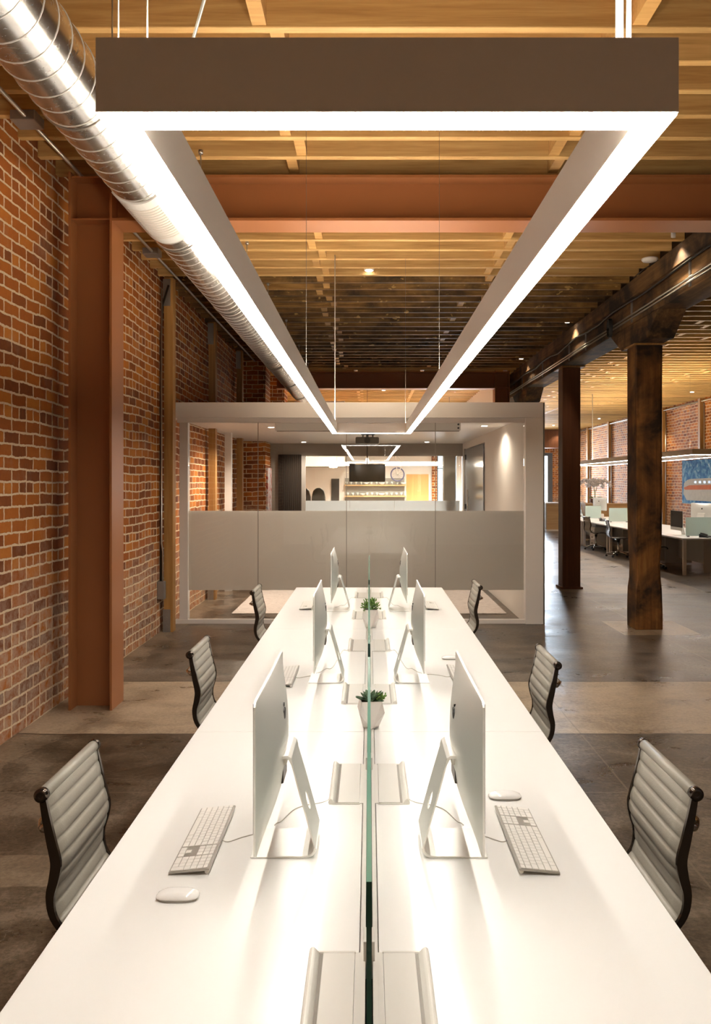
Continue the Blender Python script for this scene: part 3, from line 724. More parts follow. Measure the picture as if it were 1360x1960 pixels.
# ------------------------------------------------------------------ main desk run
def rr(x0, y0, x1, y1): return x0, y0, x1, y1
def power_tray(parent, sx, y0):            # sx: -1 left, +1 right; lid toward the middle, lifted flap outside
    L = .37
    X = lambda a: sx*a
    m = MB()
    def bx(a, b, ya, yb, z0, z1): m.box(min(X(a), X(b)), ya, z0, max(X(a), X(b)), yb, z1)
    bx(.020, .031, y0, y0+L, .7405, .7425); bx(.031, .137, y0+L, y0+L+.006, .7405, .7425); bx(.031, .137, y0-.006, y0, .7405, .7425)
    fr = m.build('power_tray', M['tray'], parent)
    m = MB(); bx(.0325, .106, y0+.003, y0+L-.003, .7405, .744); m.build('lid', M['tray'], fr, bevel=.0012)
    m = MB(); bx(.106, .124, y0+.002, y0+L-.002, .7402, .7408); m.build('slot', M['slot'], fr)
    m = MB()
    prof = [(.1205, .7405), (.113, .7405), (.1235, .7525), (.130, .757), (.1365, .753), (.139, .7405)]
    m.prism([(X(a), z) for a, z in prof], 'y', y0, y0+L); m.build('flap', M['tray'], fr, bevel=.002)
def bench(y0, y1, label, trays):
    t = thing('bench_desk', label, 'desk', (0, y0, 0)); L = y1-y0
    for sx in (-1, 1):
        a, b = sorted((sx*.0225, sx*.76))
        MB().box(a, .0012, .71, b, L-.0012, .74).build('desktop', M['desk'], t, bevel=.0015)
        for yy in (.25, L-.25):
            MB().box(*[sx*.66-.03, yy-.03, 0, sx*.66+.03, yy+.03, .71]).build('leg', M['white'], t, bevel=.003)
        for ty in trays: power_tray(t, sx, ty-y0)
    m = MB(); m.box(-.0205, 0, .7, -.0085, L, .741); m.box(.0085, 0, .7, .0205, L, .741); m.box(-.0205, 0, .66, .0205, L, .7); m.build('centre_rail', M['tray'], t)
    MB().box(-.0085, 0, .7001, .0085, L, .7005).build('channel', M['black'], t)
    MB().box(-.5, .25, .62, .5, .31, .68).build('cross_beam', M['white'], t); MB().box(-.5, L-.31, .62, .5, L-.25, .68).build('cross_beam', M['white'], t)
    return t
bench(1.02, 3.44, 'white double bench desk nearest the viewer, with the first two screens', (1.447, 2.665))
bench(3.44, 5.86, 'middle white double bench desk, between the two faceted pots', (3.87, 5.08))
bench(5.86, 8.2, 'farthest white double bench desk, in front of the glass room', (6.28, 7.43))
def divider(y0, y1, label):
    t = thing('glass_divider', label, 'divider', (0, (y0+y1)/2, .7005)); h = (y1-y0)/2
    m = MB(); m.box(-.005, -h, .012, .005, h, .3845)
    o = m.build('pane', [M['glass_div'], M['glass_edge'], M['glass_top']], t)
    for f in o.data.polygons:
        if abs(f.normal.y) > .9: f.material_index = 1
        if f.normal.z > .9: f.material_index = 2
    for y in (-h+.35, h-.35):
        for sx in (-1, 1): MB().box(sx*.0095-.0035, y-.03, 0, sx*.0095+.0035, y+.03, .085).build('clamp', M['tray'], t, bevel=.001)
divider(1.465, 3.36, 'clear glass divider standing between the two nearest screens')
divider(3.64, 5.76, 'clear glass divider between the middle pair of screens')
divider(6.04, 8.1, 'clear glass divider between the farthest pair of screens')

# computers
def computer_parts(t):
    W, z0, z1 = .325, .105, .516
    zc, hz = (z0+z1)/2, (z1-z0)/2
    xf = -.052
    m = MB(); nu, nv = 24, 18
    grid = []
    for i in range(nu+1):
        u = -math.cos(PI*i/nu); row = []
        for j in range(nv+1):
            v = -math.cos(PI*j/nv)
            uu, vv = abs(u), abs(v)
            b = .0055 + .046*max(0, 1-uu**2.2)**1.0*max(0, 1-vv**2.4)**.9
            # rounded corners
            yy, zz = u*W, v*hz
            r = .02; cx_, cz_ = W-r, hz-r
            if abs(yy) > cx_ and abs(zz) > cz_:
                dx, dz_ = abs(yy)-cx_, abs(zz)-cz_; dl = math.hypot(dx, dz_); mx_ = max(dx, dz_)
                if dl > 0:
                    k_ = mx_/dl; yy = math.copysign(cx_+dx*k_, yy); zz = math.copysign(cz_+dz_*k_, zz)
            row.append((xf+b, yy, zz+zc))
        grid.append(row)
    V = [[m.bm.verts.new(p) for p in row] for row in grid]
    for i in range(nu):
        for j in range(nv):
            f = m.bm.faces.new((V[i][j], V[i+1][j], V[i+1][j+1], V[i][j+1])); f.smooth = True
    # rim and front
    loop = [V[i][0] for i in range(nu+1)] + [V[nu][j] for j in range(1, nv+1)] + [V[i][nv] for i in range(nu-1, -1, -1)] + [V[0][j] for j in range(nv-1, 0, -1)]
    F = [m.bm.verts.new((xf, v.co.y, v.co.z)) for v in loop]
    n = len(loop)
    for q in range(n): m.bm.faces.new((loop[q], loop[(q+1) % n], F[(q+1) % n], F[q]))
    m.bm.faces.new(F[::-1])
    m.build('screen_housing', M['alu'], t)
    MB().box(xf-.0015, -.321, z0+.068, xf, .321, z1-.004).build('display', M['screen'], t, bevel=.001)
    # stand: foot, bend, arm with round cable hole, hinge
    def swp(path, w, th, name, parent):
        m = MB(); L = []
        for i, p in enumerate(path):
            a = Vector(path[max(i-1, 0)]); b = Vector(path[min(i+1, len(path)-1)]); d = (b-a).normalized(); nrm = Vector((-d.y, d.x))
            p = Vector(p); ww = w[i] if isinstance(w, list) else w; tt = th[i] if isinstance(th, list) else th
            c = [p + nrm*tt/2, p - nrm*tt/2]
            L.append([m.bm.verts.new((c[0].x, -ww, c[0].y)), m.bm.verts.new((c[0].x, ww, c[0].y)), m.bm.verts.new((c[1].x, ww, c[1].y)), m.bm.verts.new((c[1].x, -ww, c[1].y))])
        for a, b in zip(L, L[1:]):
            for q in range(4): m.bm.faces.new((a[q], a[(q+1) % 4], b[(q+1) % 4], b[q]))
        m.bm.faces.new(L[0][::-1]); m.bm.faces.new(L[-1])
        return m.build(name, M['alu'], parent, bevel=.0012)
    B0 = (.093, .03)
    foot = [(-.095, .003), (.0, .0035), (.055, .004), (.072, .0055), (.084, .011), (.091, .02), B0]
    st = swp(foot, .095, [.004, .005, .006, .007, .008, .008, .008], 'stand', t)
    # arm plane from B0 to hinge, local frame
    P0 = Vector((B0[0], 0, B0[1])); P1 = Vector((.024, 0, .275)); d = (P1-P0); Ln = d.length; d.normalize(); nn_ = Vector((d.z, 0, -d.x))
    def ap(s_, y, o_): q = P0 + d*s_ + nn_*o_; return (q.x, y, q.z)
    m = MB(); hs, hr = Ln*.42, .027; q_ = 16; th = .004
    def sheet(o_):
        circ = [m.bm.verts.new(ap(hs+hr*math.sin(2*PI*j/q_), hr*math.cos(2*PI*j/q_), o_)) for j in range(q_)]
        sq = []
        for j in range(q_):
            a_ = 2*PI*j/q_; cx_, sx_ = math.cos(a_), math.sin(a_); k_ = 1/max(abs(cx_), abs(sx_))
            sq.append(m.bm.verts.new(ap(hs+.06*sx_*k_, .095*cx_*k_, o_)))
        for j in range(q_): m.bm.faces.new((circ[j], circ[(j+1) % q_], sq[(j+1) % q_], sq[j]))
        w1 = .088
        bl = [m.bm.verts.new(ap(0, .095, o_)), m.bm.verts.new(ap(0, -.095, o_))]
        tl = [m.bm.verts.new(ap(Ln, w1, o_)), m.bm.verts.new(ap(Ln, -w1, o_))]
        top = [sq[j] for j in range(2, 7)]; bot = [sq[j] for j in range(10, 15)]
        m.bm.faces.new([*top, tl[1], tl[0]]); m.bm.faces.new([*bot, bl[0], bl[1]])
        out = [bl[0], sq[14], sq[15], sq[0], sq[1], sq[2], tl[0], tl[1], sq[6], sq[7], sq[8], sq[9], sq[10], bl[1]]
        return circ, out
    c1, o1 = sheet(th/2); c2, o2 = sheet(-th/2)
    for j in range(q_): m.bm.faces.new((c1[j], c1[(j+1) % q_], c2[(j+1) % q_], c2[j]))
    n = len(o1)
    for j in range(n): m.bm.faces.new((o1[j], o1[(j+1) % n], o2[(j+1) % n], o2[j]))
    m.build('arm', M['alu'], st)
    hp = [(.026, .270), (.020, .286), (.012, .292), (-.004, .291)]
    swp(hp, [.088, .088, .088, .088], [.006, .01, .01, .01], 'hinge', t)
    MB().box(-.012, -.05, .255, .006, .05, .285).build('hinge_block', M['alu'], t, bevel=.003)
    # vent slot below the hinge
    MB().box(-.016, -.05, .2, -.0035, .05, .24).build('vent', M['dark_metal'], t, bevel=.003)
    # emblem on the back
    pr = []
    for j in range(40):
        a_ = 2*PI*j/40; r_ = .0185*(1+.06*math.cos(2*a_)) ; y_ = r_*math.cos(a_)*1.02; z_ = r_*math.sin(a_)
        if a_ > PI/2-.35 and a_ < PI/2+.35: z_ -= .004*math.cos((a_-PI/2)/.35*PI/2)
        if a_ > 3*PI/2-.3 and a_ < 3*PI/2+.3: z_ += .003*math.cos((a_-3*PI/2)/.3*PI/2)
        dd = math.hypot(y_+.024, z_-.002)
        if dd < .011: y_ = -.024+.011*(y_+.024)/dd if dd else y_
        pr.append((y_, z_+.395))
    m = MB(); m.prism(pr, 'x', -.030, -.0035)
    m.prism([(.0, .414), (.006, .416), (.010, .425), (.004, .422)], 'x', -.035, -.0055)
    m.build('emblem', M['black'], t)
c0 = thing('desktop_computer', 'aluminium all-in-one computer nearest on the left side of the divider', 'computer', (-.250, 2.37, .74))
computer_parts(c0); ck = kids(c0)
comp = [c0]
specs = [((.250, 2.37), PI, 'aluminium all-in-one computer nearest on the right side of the divider'),
         ((-.235, 4.36), 0, 'aluminium all-in-one computer on the left desk behind the nearest left one'),
         ((.235, 4.36), PI, 'aluminium all-in-one computer on the right desk behind the nearest right one'),
         ((-.262, 6.74), 0, 'aluminium all-in-one computer farthest back on the left desk'),
         ((.262, 6.74), PI, 'aluminium all-in-one computer farthest back on the right desk')]
for (x, y), rz, lb in specs: comp.append(dup(c0, (x, y, .74), rz, lb))
def cord(parent, pts, r=.0016, name='power_cord'):
    # pts in world coordinates; converted to the parent's frame
    mw = Matrix.Translation(parent.location) @ Matrix.Rotation(parent.rotation_euler.z, 4, 'Z'); inv = mw.inverted()
    P = [Vector(p) for p in pts]; out = []
    for i in range(len(P)-1):
        a = P[max(i-1, 0)]; b, c = P[i], P[i+1]; d = P[min(i+2, len(P)-1)]
        for k in range(6):
            u = k/6; out.append(.5*((2*b)+(-a+c)*u+(2*a-5*b+4*c-d)*u*u+(-a+3*b-3*c+d)*u**3))
    out.append(P[-1])
    MB().tube([inv @ p for p in out], r, 6).build(name, M['cord_grey'], parent)
for cmp_, sx, y in ((comp[0], -1, 2.37), (comp[1], 1, 2.37), (comp[2], -1, 4.36), (comp[3], 1, 4.36), (comp[4], -1, 6.74), (comp[5], 1, 6.74)):
    ty = {2.37: 2.69, 4.36: 5.1, 6.74: 7.45}[y]
    cord(cmp_, [(sx*.3, y+.12, .744), (sx*.295, y+.14, .742), (sx*.282, y+.155, .742), (sx*.252, y+.24, .742), (sx*.215, y+.278, .742), (sx*.174, ty-.025, .742), (sx*.146, ty-.01, .744), (sx*.137, ty, .747)])

# keyboards
def keyboard(label, x, y, rz, full=True):
    t = thing('keyboard', label, 'keyboard', (x, y, .74), rz)
    # local: user side at -X, length along Y, numpad at -Y
    tilt = Matrix.Rotation(-math.radians(5.5), 4, 'Y')
    def T(p): return tilt @ Vector(p)
    m = MB(); m.box(0, -.215, .003, .114, .215, .0085, M=tilt); m.build('base', M['alu_key'], t, bevel=.0015)
    m = MB(); m.tube([T((.106, -.21, -.001)), T((.106, .21, -.001))], .0065, 10); m.build('rear_foot', M['key'], t)
    U = .01905; keys = []
    x0 = .005
    rows = []   # (row x start, depth, list of widths)
    rows.append((x0, .0165, [1.5, 1.0, 1.25, 6.25, 1.25, 1.0, 1.5+.0]))
    rows.append((x0+U*.96, .0165, [2.25]+[1]*10+[2.5]))
    rows.append((x0+U*1.92, .0165, [1.75]+[1]*11+[2.0]))
    rows.append((x0+U*2.88, .0165, [1.5]+[1]*12+[1.25]))
    rows.append((x0+U*3.84, .0165, [1]*13+[1.75]))
    rows.append((x0+U*4.8, .012, [1.05]*14))
    for rx, dp, ws in rows:
        tot = sum(ws); sc = 14.75/tot; yy = .212
        for w_ in ws:
            w_ *= sc; keys.append((rx, yy-w_*U+.0018, rx+dp, yy)); yy -= w_*U
    yb = .212-14.75*U-.005
    for r_ in range(3, 6):
        for c_ in range(3): keys.append((rows[r_][0], yb-(c_+1)*U+.0018, rows[r_][0]+rows[r_][1], yb-c_*U))
    for c_ in range(3): keys.append((rows[0][0], yb-(c_+1)*U+.0018, rows[0][0]+.0165, yb-c_*U))
    keys.append((rows[1][0], yb-2*U+.0018, rows[1][0]+.0165, yb-U))
    yn = yb-3*U-.004; s4 = (.215+yn-.003)/4
    s4 = ( yn + .212)/4
    for r_ in range(6):
        for c_ in range(4):
            if r_ == 0 and c_ == 1: continue
            if r_ == 0 and c_ == 3: continue
            a = yn-(c_+1)*s4+.0018; b = yn-c_*s4
            if r_ == 0 and c_ == 0: a -= s4
            x1_ = rows[r_][0]+rows[r_][1]
            if r_ == 1 and c_ == 3: keys.append((rows[0][0], a, x1_, b)); continue
            keys.append((rows[r_][0], a, x1_, b))
    def kb(m, q): m.box(q[0], q[1], .0085, q[2], q[3], .0115, M=tilt)
    if full:
        for q in keys[:100]:
            m = MB(); kb(m, q); m.build('key', M['key'], t, bevel=.0006, seg=1)
        m = MB()
        for q in keys[100:]: kb(m, q)
        o = m.build('keys', M['key'], t, bevel=.0006, seg=1); o['kind'] = 'stuff'
    else:
        m = MB()
        for q in keys: kb(m, q)
        o = m.build('keys', M['key'], t); o['kind'] = 'stuff'
    return t
kL = keyboard('white full-size keyboard in front of the nearest left computer', -.557, 2.392, 0)
kR = dup(kL, (.530, 2.392, .74), PI, 'white full-size keyboard in front of the nearest right computer')
kL2 = dup(kL, (-.523, 4.395, .74), 0, 'white keyboard at the second place on the left desk')
kR2 = dup(kL, (.570, 4.42, .74), PI, 'white keyboard at the second place on the right desk')
kf = keyboard('white keyboard at the farthest place on the left desk', -.6, 6.95, 0, False)
kf2 = dup(kf, (.6, 6.95, .74), PI, 'white keyboard at the farthest place on the right desk')
for kk, sx, y, xs_ in ((kL, -1, 2.392, .445), (kR, 1, 2.392, .42), (kL2, -1, 4.395, .41), (kR2, 1, 4.42, .458)):
    cord(kk, [(sx*xs_, y-.01, .744), (sx*(xs_-.02), y-.012, .742), (sx*(xs_-.06), y+.02, .742), (sx*(xs_-.11), y+.045, .742), (sx*(xs_-.16), y+.03, .742)], .0016, 'cable')
# mice
def mouse(label, x, y, rz):
    t = thing('mouse', label, 'mouse', (x, y, .74), rz)
    m = MB(); N1, N2 = 20, 10; V = []
    def outl(a): # superellipse
        c_, s_ = math.cos(a), math.sin(a); return (.0565*math.copysign(abs(c_)**.6, c_), .0285*math.copysign(abs(s_)**.65, s_))
    for j in range(N2+1):
        k_ = j/N2; r_ = math.cos(k_*PI/2)**.6 if j < N2 else 0.02
        V.append([m.bm.verts.new((outl(2*PI*i/N1)[0]*r_, outl(2*PI*i/N1)[1]*r_, .007 + .0145*math.sin(k_*PI/2)*(1-.25*(outl(2*PI*i/N1)[0]*r_/.0565)**2))) for i in range(N1)])
    for a, b in zip(V, V[1:]):
        for i in range(N1): m.bm.faces.new((a[i], a[(i+1) % N1], b[(i+1) % N1], b[i]))
    m.bm.faces.new(V[-1]); m.bm.faces.new(V[0][::-1]); m.build('shell', M['mouse'], t, smooth=True)
    m = MB(); A = [outl(2*PI*i/N1) for i in range(N1)]
    a = [m.bm.verts.new((p[0]*.9, p[1]*.88, 0.0005)) for p in A]; b = [m.bm.verts.new((p[0]*.985, p[1]*.985, .0072)) for p in A]
    for i in range(N1): m.bm.faces.new((a[i], a[(i+1) % N1], b[(i+1) % N1], b[i]))
    m.bm.faces.new(a[::-1]); m.bm.faces.new(b); m.build('underside', M['alu_key'], t)
    return t
mo = mouse('white curved mouse near the left desk edge, below the nearest left keyboard', -.502, 2.06, 0)
dup(mo, (.470, 2.715, .74), 0, 'white curved mouse above the nearest right keyboard')
dup(mo, (.505, 4.86, .74), 0, 'white curved mouse beyond the second screen on the right desk')

# ------------------------------------------------------------------ office chairs
def spline(P, k=6):
    P = [Vector(p) for p in P]; out = []
    for i in range(len(P)-1):
        a = P[max(i-1, 0)]; b, c = P[i], P[i+1]; d = P[min(i+2, len(P)-1)]
        for q in range(k):
            u = q/k; out.append(.5*((2*b)+(-a+c)*u+(2*a-5*b+4*c-d)*u*u+(-a+3*b-3*c+d)*u**3))
    out.append(P[-1]); return out
def chair(label, x, y, rz, group=None, mat=None, arms=False):
    t = thing('office_chair', label, 'chair', (x, y, 0), rz, group); mt = mat or M['leather']
    HW = .215
    prof = spline([(-.272, 0, .9), (-.262, 0, .85), (-.243, 0, .77), (-.226, 0, .70), (-.232, 0, .65), (-.246, 0, .595), (-.238, 0, .535), (-.2, 0, .487), (-.14, 0, .468), (-.04, 0, .468), (.08, 0, .474), (.16, 0, .474), (.205, 0, .455), (.222, 0, .425)], 8)
    ln = [0]
    for a, b in zip(prof, prof[1:]): ln.append(ln[-1] + (b-a).length)
    def at(s):
        for i in range(len(ln)-1):
            if ln[i+1] >= s:
                u = (s-ln[i])/(ln[i+1]-ln[i]); return prof[i].lerp(prof[i+1], u), (prof[i+1]-prof[i]).normalized()
        return prof[-1], (prof[-1]-prof[-2]).normalized()
    def pad(s0, s1, name, nrib, par):
        m = MB(); rows = []; sub = 8; tot = nrib*sub
        for i in range(tot+1):
            s = s0+(s1-s0)*i/tot; p, d = at(s); nr = Vector((-d.z, 0, d.x))
            if nr.z < 0 and abs(nr.z) > abs(nr.x): nr = -nr
            if nr.x < 0 and abs(nr.x) >= abs(nr.z): nr = -nr
            ph = (i % sub)/sub; puff = .0055 + .0085*math.sin(PI*ph)**.42
            rows.append((p, nr, puff))
        ny = 8; A = []; B = []
        for p, nr, pf in rows:
            ra, rb = [], []
            for j in range(ny+1):
                yy = -HW + 2*HW*j/ny; e = 1-(abs(2*j/ny-1))**6*.6
                ra.append(m.bm.verts.new((p.x+nr.x*pf*e, yy, p.z+nr.z*pf*e))); rb.append(m.bm.verts.new((p.x-nr.x*.6*pf*e, yy, p.z-nr.z*.6*pf*e)))
            A.append(ra); B.append(rb)
        for G in (A, B):
            for i in range(tot):
                for j in range(ny): f = m.bm.faces.new((G[i][j], G[i+1][j], G[i+1][j+1], G[i][j+1])); f.smooth = True
        for i in range(tot):
            for j in (0, ny): m.bm.faces.new((A[i][j], A[i+1][j], B[i+1][j], B[i][j]))
        for i in (0, tot):
            for j in range(ny): m.bm.faces.new((A[i][j], A[i][j+1], B[i][j+1], B[i][j]))
        return m.build(name, mt, par)
    Lb = ln[8*7]; pad(.004, Lb, 'backrest', 9, t); pad(Lb, ln[-1], 'seat', 9, t)
    # upholstered roll at the top edge
    MB().tube([(-.276, -HW, .9), (-.276, HW, .9)], .019, 14).build('top_roll', mt, t)
    for sy in (-1, 1):
        m = MB(); P = []
        for i in range(0, len(prof), 2): P.append(prof[i])
        pr_ = []
        for i, p in enumerate(P):
            d = (P[min(i+1, len(P)-1)]-P[max(i-1, 0)]).normalized(); nr = Vector((-d.z, 0, d.x)); hgt = .009 + .014*math.exp(-((i-13)/9)**2)
            a = [(p + nr*.008), (p - nr*hgt)] if (nr.z > 0 or nr.x > 0) else [(p - nr*.008), (p + nr*hgt)]
            y0_, y1_ = sy*(HW+.001), sy*(HW+.013)
            pr_.append([m.bm.verts.new((a[0].x, y0_, a[0].z)), m.bm.verts.new((a[0].x, y1_, a[0].z)), m.bm.verts.new((a[1].x, y1_, a[1].z)), m.bm.verts.new((a[1].x, y0_, a[1].z))])
        for a, b in zip(pr_, pr_[1:]):
            for q in range(4): f = m.bm.faces.new((a[q], a[(q+1) % 4], b[(q+1) % 4], b[q])); f.smooth = False
        m.bm.faces.new(pr_[0][::-1]); m.bm.faces.new(pr_[-1])
        sr = m.build('side_rail', M['rail'], t)
        m = MB(); m.lathe([(.006, sy*.016), (.013, sy*.018), (.021, sy*.015), (.021, -sy*.004)], (-.276, sy*(HW+.001), .9), 16, axis='y'); m.build('end_cap', M['rail'], sr)
        m = MB(); m.lathe([(.006, sy*.012), (.013, sy*.01), (.013, -sy*.002)], (-.27, sy*(HW-.0), .8), 12, axis='y'); m.build('knuckle', M['chrome'], sr)
    MB().tube([(-.28, -HW, .8), (-.30, -HW*.8, .8), (-.30, HW*.8, .8), (-.28, HW, .8)], .009, 8).build('spreader', M['chrome'], t)
    MB().box(-.1, -HW, .44, -.06, HW, .452).build('spreader', M['chrome'], t)
    MB().lathe([(.03, .36), (.035, .42), (.06, .445)], n=16).build('tilt_housing', M['black'], t)
    MB().lathe([(.022, .1), (.022, .24), (.014, .245), (.014, .37)], n=16).build('gas_lift', M['chrome'], t)
    for k_ in range(5):
        a = 2*PI*k_/5+.3; c_, s_ = math.cos(a), math.sin(a)
        lg = MB().tube([(0, 0, .12), (c_*.14, s_*.14, .115), (c_*.29, s_*.29, .075)], [.02, .016, .011], 8).build('leg', M['chrome'], t)
        m = MB(); m.lathe([(.012, -.018), (.026, -.016), (.026, .016), (.012, .018)], (c_*.29, s_*.29, .026), 14, axis='y'); m.build('caster', M['black'], lg)
    if arms:
        for sy in (-1, 1): MB().tube([(-.23, sy*.24, .62), (.0, sy*.25, .66), (.06, sy*.25, .6), (.04, sy*.24, .47)], .01, 8).build('armrest', M['rail'], t)
    return t
cc = chair('grey ribbed office chair nearest on the left, with a black side rail', -.700, 2.56, 0)
# -.972+.272
chL = [(4.47, 'grey ribbed office chair second on the left side of the desks', -.695), (6.87, 'grey ribbed office chair farthest on the left, before the glass room', -.715)]
for y, lb, x in chL: dup(cc, (x, y, 0), 0, lb)
chR = [(2.57, 'grey ribbed office chair nearest on the right side of the desks', .702), (4.22, 'grey ribbed office chair second on the right side of the desks', .685), (7.2, 'grey ribbed office chair farthest on the right, before the glass room', .715)]
for y, lb, x in chR: dup(cc, (x, y, 0), PI, lb)

# ------------------------------------------------------------------ faceted pots with plants
def pot(t, s=1.0):
    m = MB(); T, Mi, B = [], [], []
    for k_ in range(4):
        a = PI/4 + k_*PI/2
        T.append(m.bm.verts.new((.064*s*math.cos(a), .064*s*math.sin(a), .125*s)))
        Mi.append(m.bm.verts.new((.079*s*math.cos(a), .079*s*math.sin(a), .078*s)))
        b = a + PI/4
        B.append(m.bm.verts.new((.035*s*math.cos(b), .035*s*math.sin(b), 0)))
    for k_ in range(4):
        k1 = (k_+1) % 4
        m.bm.faces.new((T[k_], T[k1], B[k_]))
        m.bm.faces.new((T[k1], Mi[k1], B[k_])); m.bm.faces.new((T[k1], B[k1], Mi[k1])); m.bm.faces.new((Mi[k1], B[k1], B[k_]))
    m.bm.faces.new(B[::-1])
    m.build('pot', M['pot'], t)
    m = MB(); q = .058*s/math.sqrt(2); m.box(-q, -q, .105*s, q, q, .118*s); m.build('soil', M['soil'], t)
def leaf(m, base, dirv, L, W, curl=.2, up=Vector((0,0,1))):
    d = Vector(dirv).normalized(); side = d.cross(up)
    if side.length < .01: side = Vector((1,0,0))
    side.normalize(); nrm = side.cross(d).normalized(); base = Vector(base); rows = []
    for u, wv in ((0, .25), (.3, .85), (.6, 1), (.85, .6), (1, .05)):
        c = base + d*L*u + nrm*(curl*L*u*u); w2 = W*wv/2
        rows.append([m.bm.verts.new(c - side*w2 + nrm*w2*.35), m.bm.verts.new(c - nrm*.001), m.bm.verts.new(c + side*w2 + nrm*w2*.35), m.bm.verts.new(c - nrm*(.0035*wv+.0008))])
    for a, b in zip(rows, rows[1:]):
        for i, j in ((0,1),(1,2),(2,3),(3,0)): f = m.bm.faces.new((a[i], a[j], b[j], b[i])); f.smooth = True
t = thing('potted_succulent', 'white faceted pot with a dark rosette succulent, nearer of the two pots', 'plant', (.008, 3.50, .7412), .1)
pot(t); m = MB(); random.seed(3)
for ring_, (cnt, el, L, W) in enumerate([(9, .12, .062, .026), (9, .45, .055, .024), (7, .85, .045, .02), (5, 1.25, .032, .014)]):
    for k_ in range(cnt):
        a = 2*PI*(k_+.5*ring_)/cnt + random.uniform(-.2, .2); e = el + random.uniform(-.1, .15)
        leaf(m, (.006*math.cos(a), .006*math.sin(a), .118), (math.cos(a)*math.cos(e), math.sin(a)*math.cos(e), math.sin(e)), L*random.uniform(.85, 1.15), W, .15)
m.build('rosette', M['leaf_a'], t)
m = MB()
for k_ in range(16):
    bx, by = .035+random.uniform(-.01, .03), random.uniform(-.03, .03); a = random.uniform(0, 6.28)
    m.tube([(.03, by*.5, .115), (bx, by, .125+random.uniform(0, .025))], .0015, 5)
    for q in range(3): leaf(m, (bx, by, .128+q*.006), (math.cos(a+q*2), math.sin(a+q*2), .8), .014, .007)
m.build('trailing_sprigs', M['leaf_b'], t)
t = thing('potted_succulent', 'white faceted pot with a bushy bright green plant, farther of the two pots', 'plant', (.012, 5.92, .7412), .0)
pot(t, 1.12); m = MB()
for k_ in range(170):
    a = random.uniform(0, 2*PI); e = random.uniform(-.1, 1.5); R_ = random.uniform(.025, .072)
    p = (R_*math.cos(a)*math.cos(e)*1.05, R_*math.sin(a)*math.cos(e)*1.05, .138 + R_*math.sin(e)*1.0)
    leaf(m, p, (math.cos(a)*math.cos(e)+random.uniform(-.5,.5), math.sin(a)*math.cos(e)+random.uniform(-.5,.5), math.sin(e)+random.uniform(-.2,.5)), random.uniform(.018, .028), .012, .2)
m.build('foliage', M['leaf_b'], t)
m = MB()
for k_ in range(18):
    a = 2*PI*k_/18; m.tube([(0, 0, .128), (.03*math.cos(a), .03*math.sin(a), .16), (.055*math.cos(a), .055*math.sin(a), .175)], .002, 5)
m.build('stems', M['leaf_a'], t)

# ------------------------------------------------------------------ right bay: bench, wall, art
for y, lb in ((23.4, 'fir post on the right brick wall left of the blue painting'),):
    pass
rp = [(20.4, 'fir post on the right brick wall, hidden lower part behind the painting side'), (23.3, 'fir post on the right brick wall just beyond the blue painting'), (26.3, 'fir post on the right brick wall beside the rough timber post'), (29.3, 'fir post on the right brick wall behind the rough post'), (32.2, 'pale fir post on the right brick wall near the orchid'), (35.3, 'pale fir post on the right brick wall at its far end')]
for y, lb in rp[1:]:
    t = thing('wall_post', lb, 'post', (RX, y, 0))
    MB().box(-.13, 0, 0, -.01, .16, ZJ).build('stud', M['post_fir'], t, bevel=.004)
    MB().tube([(-.03, -.06, .0), (-.03, -.06, 4.2)], .02, 8).build('conduit', M['conduit'], t)
t = tag(MB().tube([(RX-.08, 18, 4.27), (RX-.08, 37, 4.27)], .02, 8).build('ceiling_conduit', M['conduit']), 'steel conduit under the joists along the right brick wall', 'conduit')
t = thing('painting', 'large blue painting of a cream and orange train on the right brick wall', 'painting', (RX-.2, 20.6, 1.21))
MB().box(0, 0, 0, .04, 3.85, 1.32).build('canvas', M['art_b'], t)
MB().prism([(3.7, .62), (3.45, .72), (3.2, .75), (.01, .8), (.01, .1), (3.5, .1), (3.75, .3)], 'x', -.004, 0).build('train_body', M['canvas_white'], t)
MB().prism([(3.72, .48), (3.3, .56), (.01, .6), (.01, .46), (3.6, .42)], 'x', -.007, -.004).build('train_stripe', M['canvas_orange'], t)
for q in range(9):
    MB().box(-.006, .2+q*.32, .62, -.004, .36+q*.32, .69).build('train_window', M['bikeblue'], t)
def far_bench(y0, y1, label):
    t = thing('bench_desk', label, 'desk', (7.0, y0, 0)); L = y1-y0
    MB().box(-.8, .002, .71, .8, L-.002, .74).build('desktop', M['desk'], t, bevel=.003)
    for x in (-.72, .72):
        for yy in (.12, L-.12): MB().box(x-.03, yy-.03, 0, x+.03, yy+.03, .71).build('leg', M['white'], t)
    for yy in (.2, L-.26): MB().box(-.3, yy, .03, .3, yy+.03, .7).build('end_panel', M['panel'], t)
    MB().box(-.02, .3, .15, .02, L-.3, .7).build('modesty_panel', M['panel'], t)
    return t
far_bench(15.5, 18.0, 'white bench desk in the right-hand bay, nearest end by the painting')
far_bench(18.0, 20.5, 'white bench desk in the right-hand bay, behind the rough timber post')
far_bench(20.5, 23.0, 'white bench desk in the right-hand bay with the two empty chairs')
far_bench(23.0, 25.6, 'white bench desk in the right-hand bay, far end toward the reception counter')
for x, y, rz, z, lb in ((6.5, 16.45, 0, .74, 'computer with a black screen facing left at the near end of the far bench'),
                     (7.38, 17.4, PI+.5, .87, 'white-backed computer seen from behind below the blue painting'),
                     (6.5, 24.2, 0, .74, 'dark-screened computer on the far bench beside the red-brown post'),
                     (7.2, 24.6, PI+.4, .87, 'white-backed computer on the far bench below the orchid')):
    dup(c0, (x, y, z), rz, lb, None, ck)
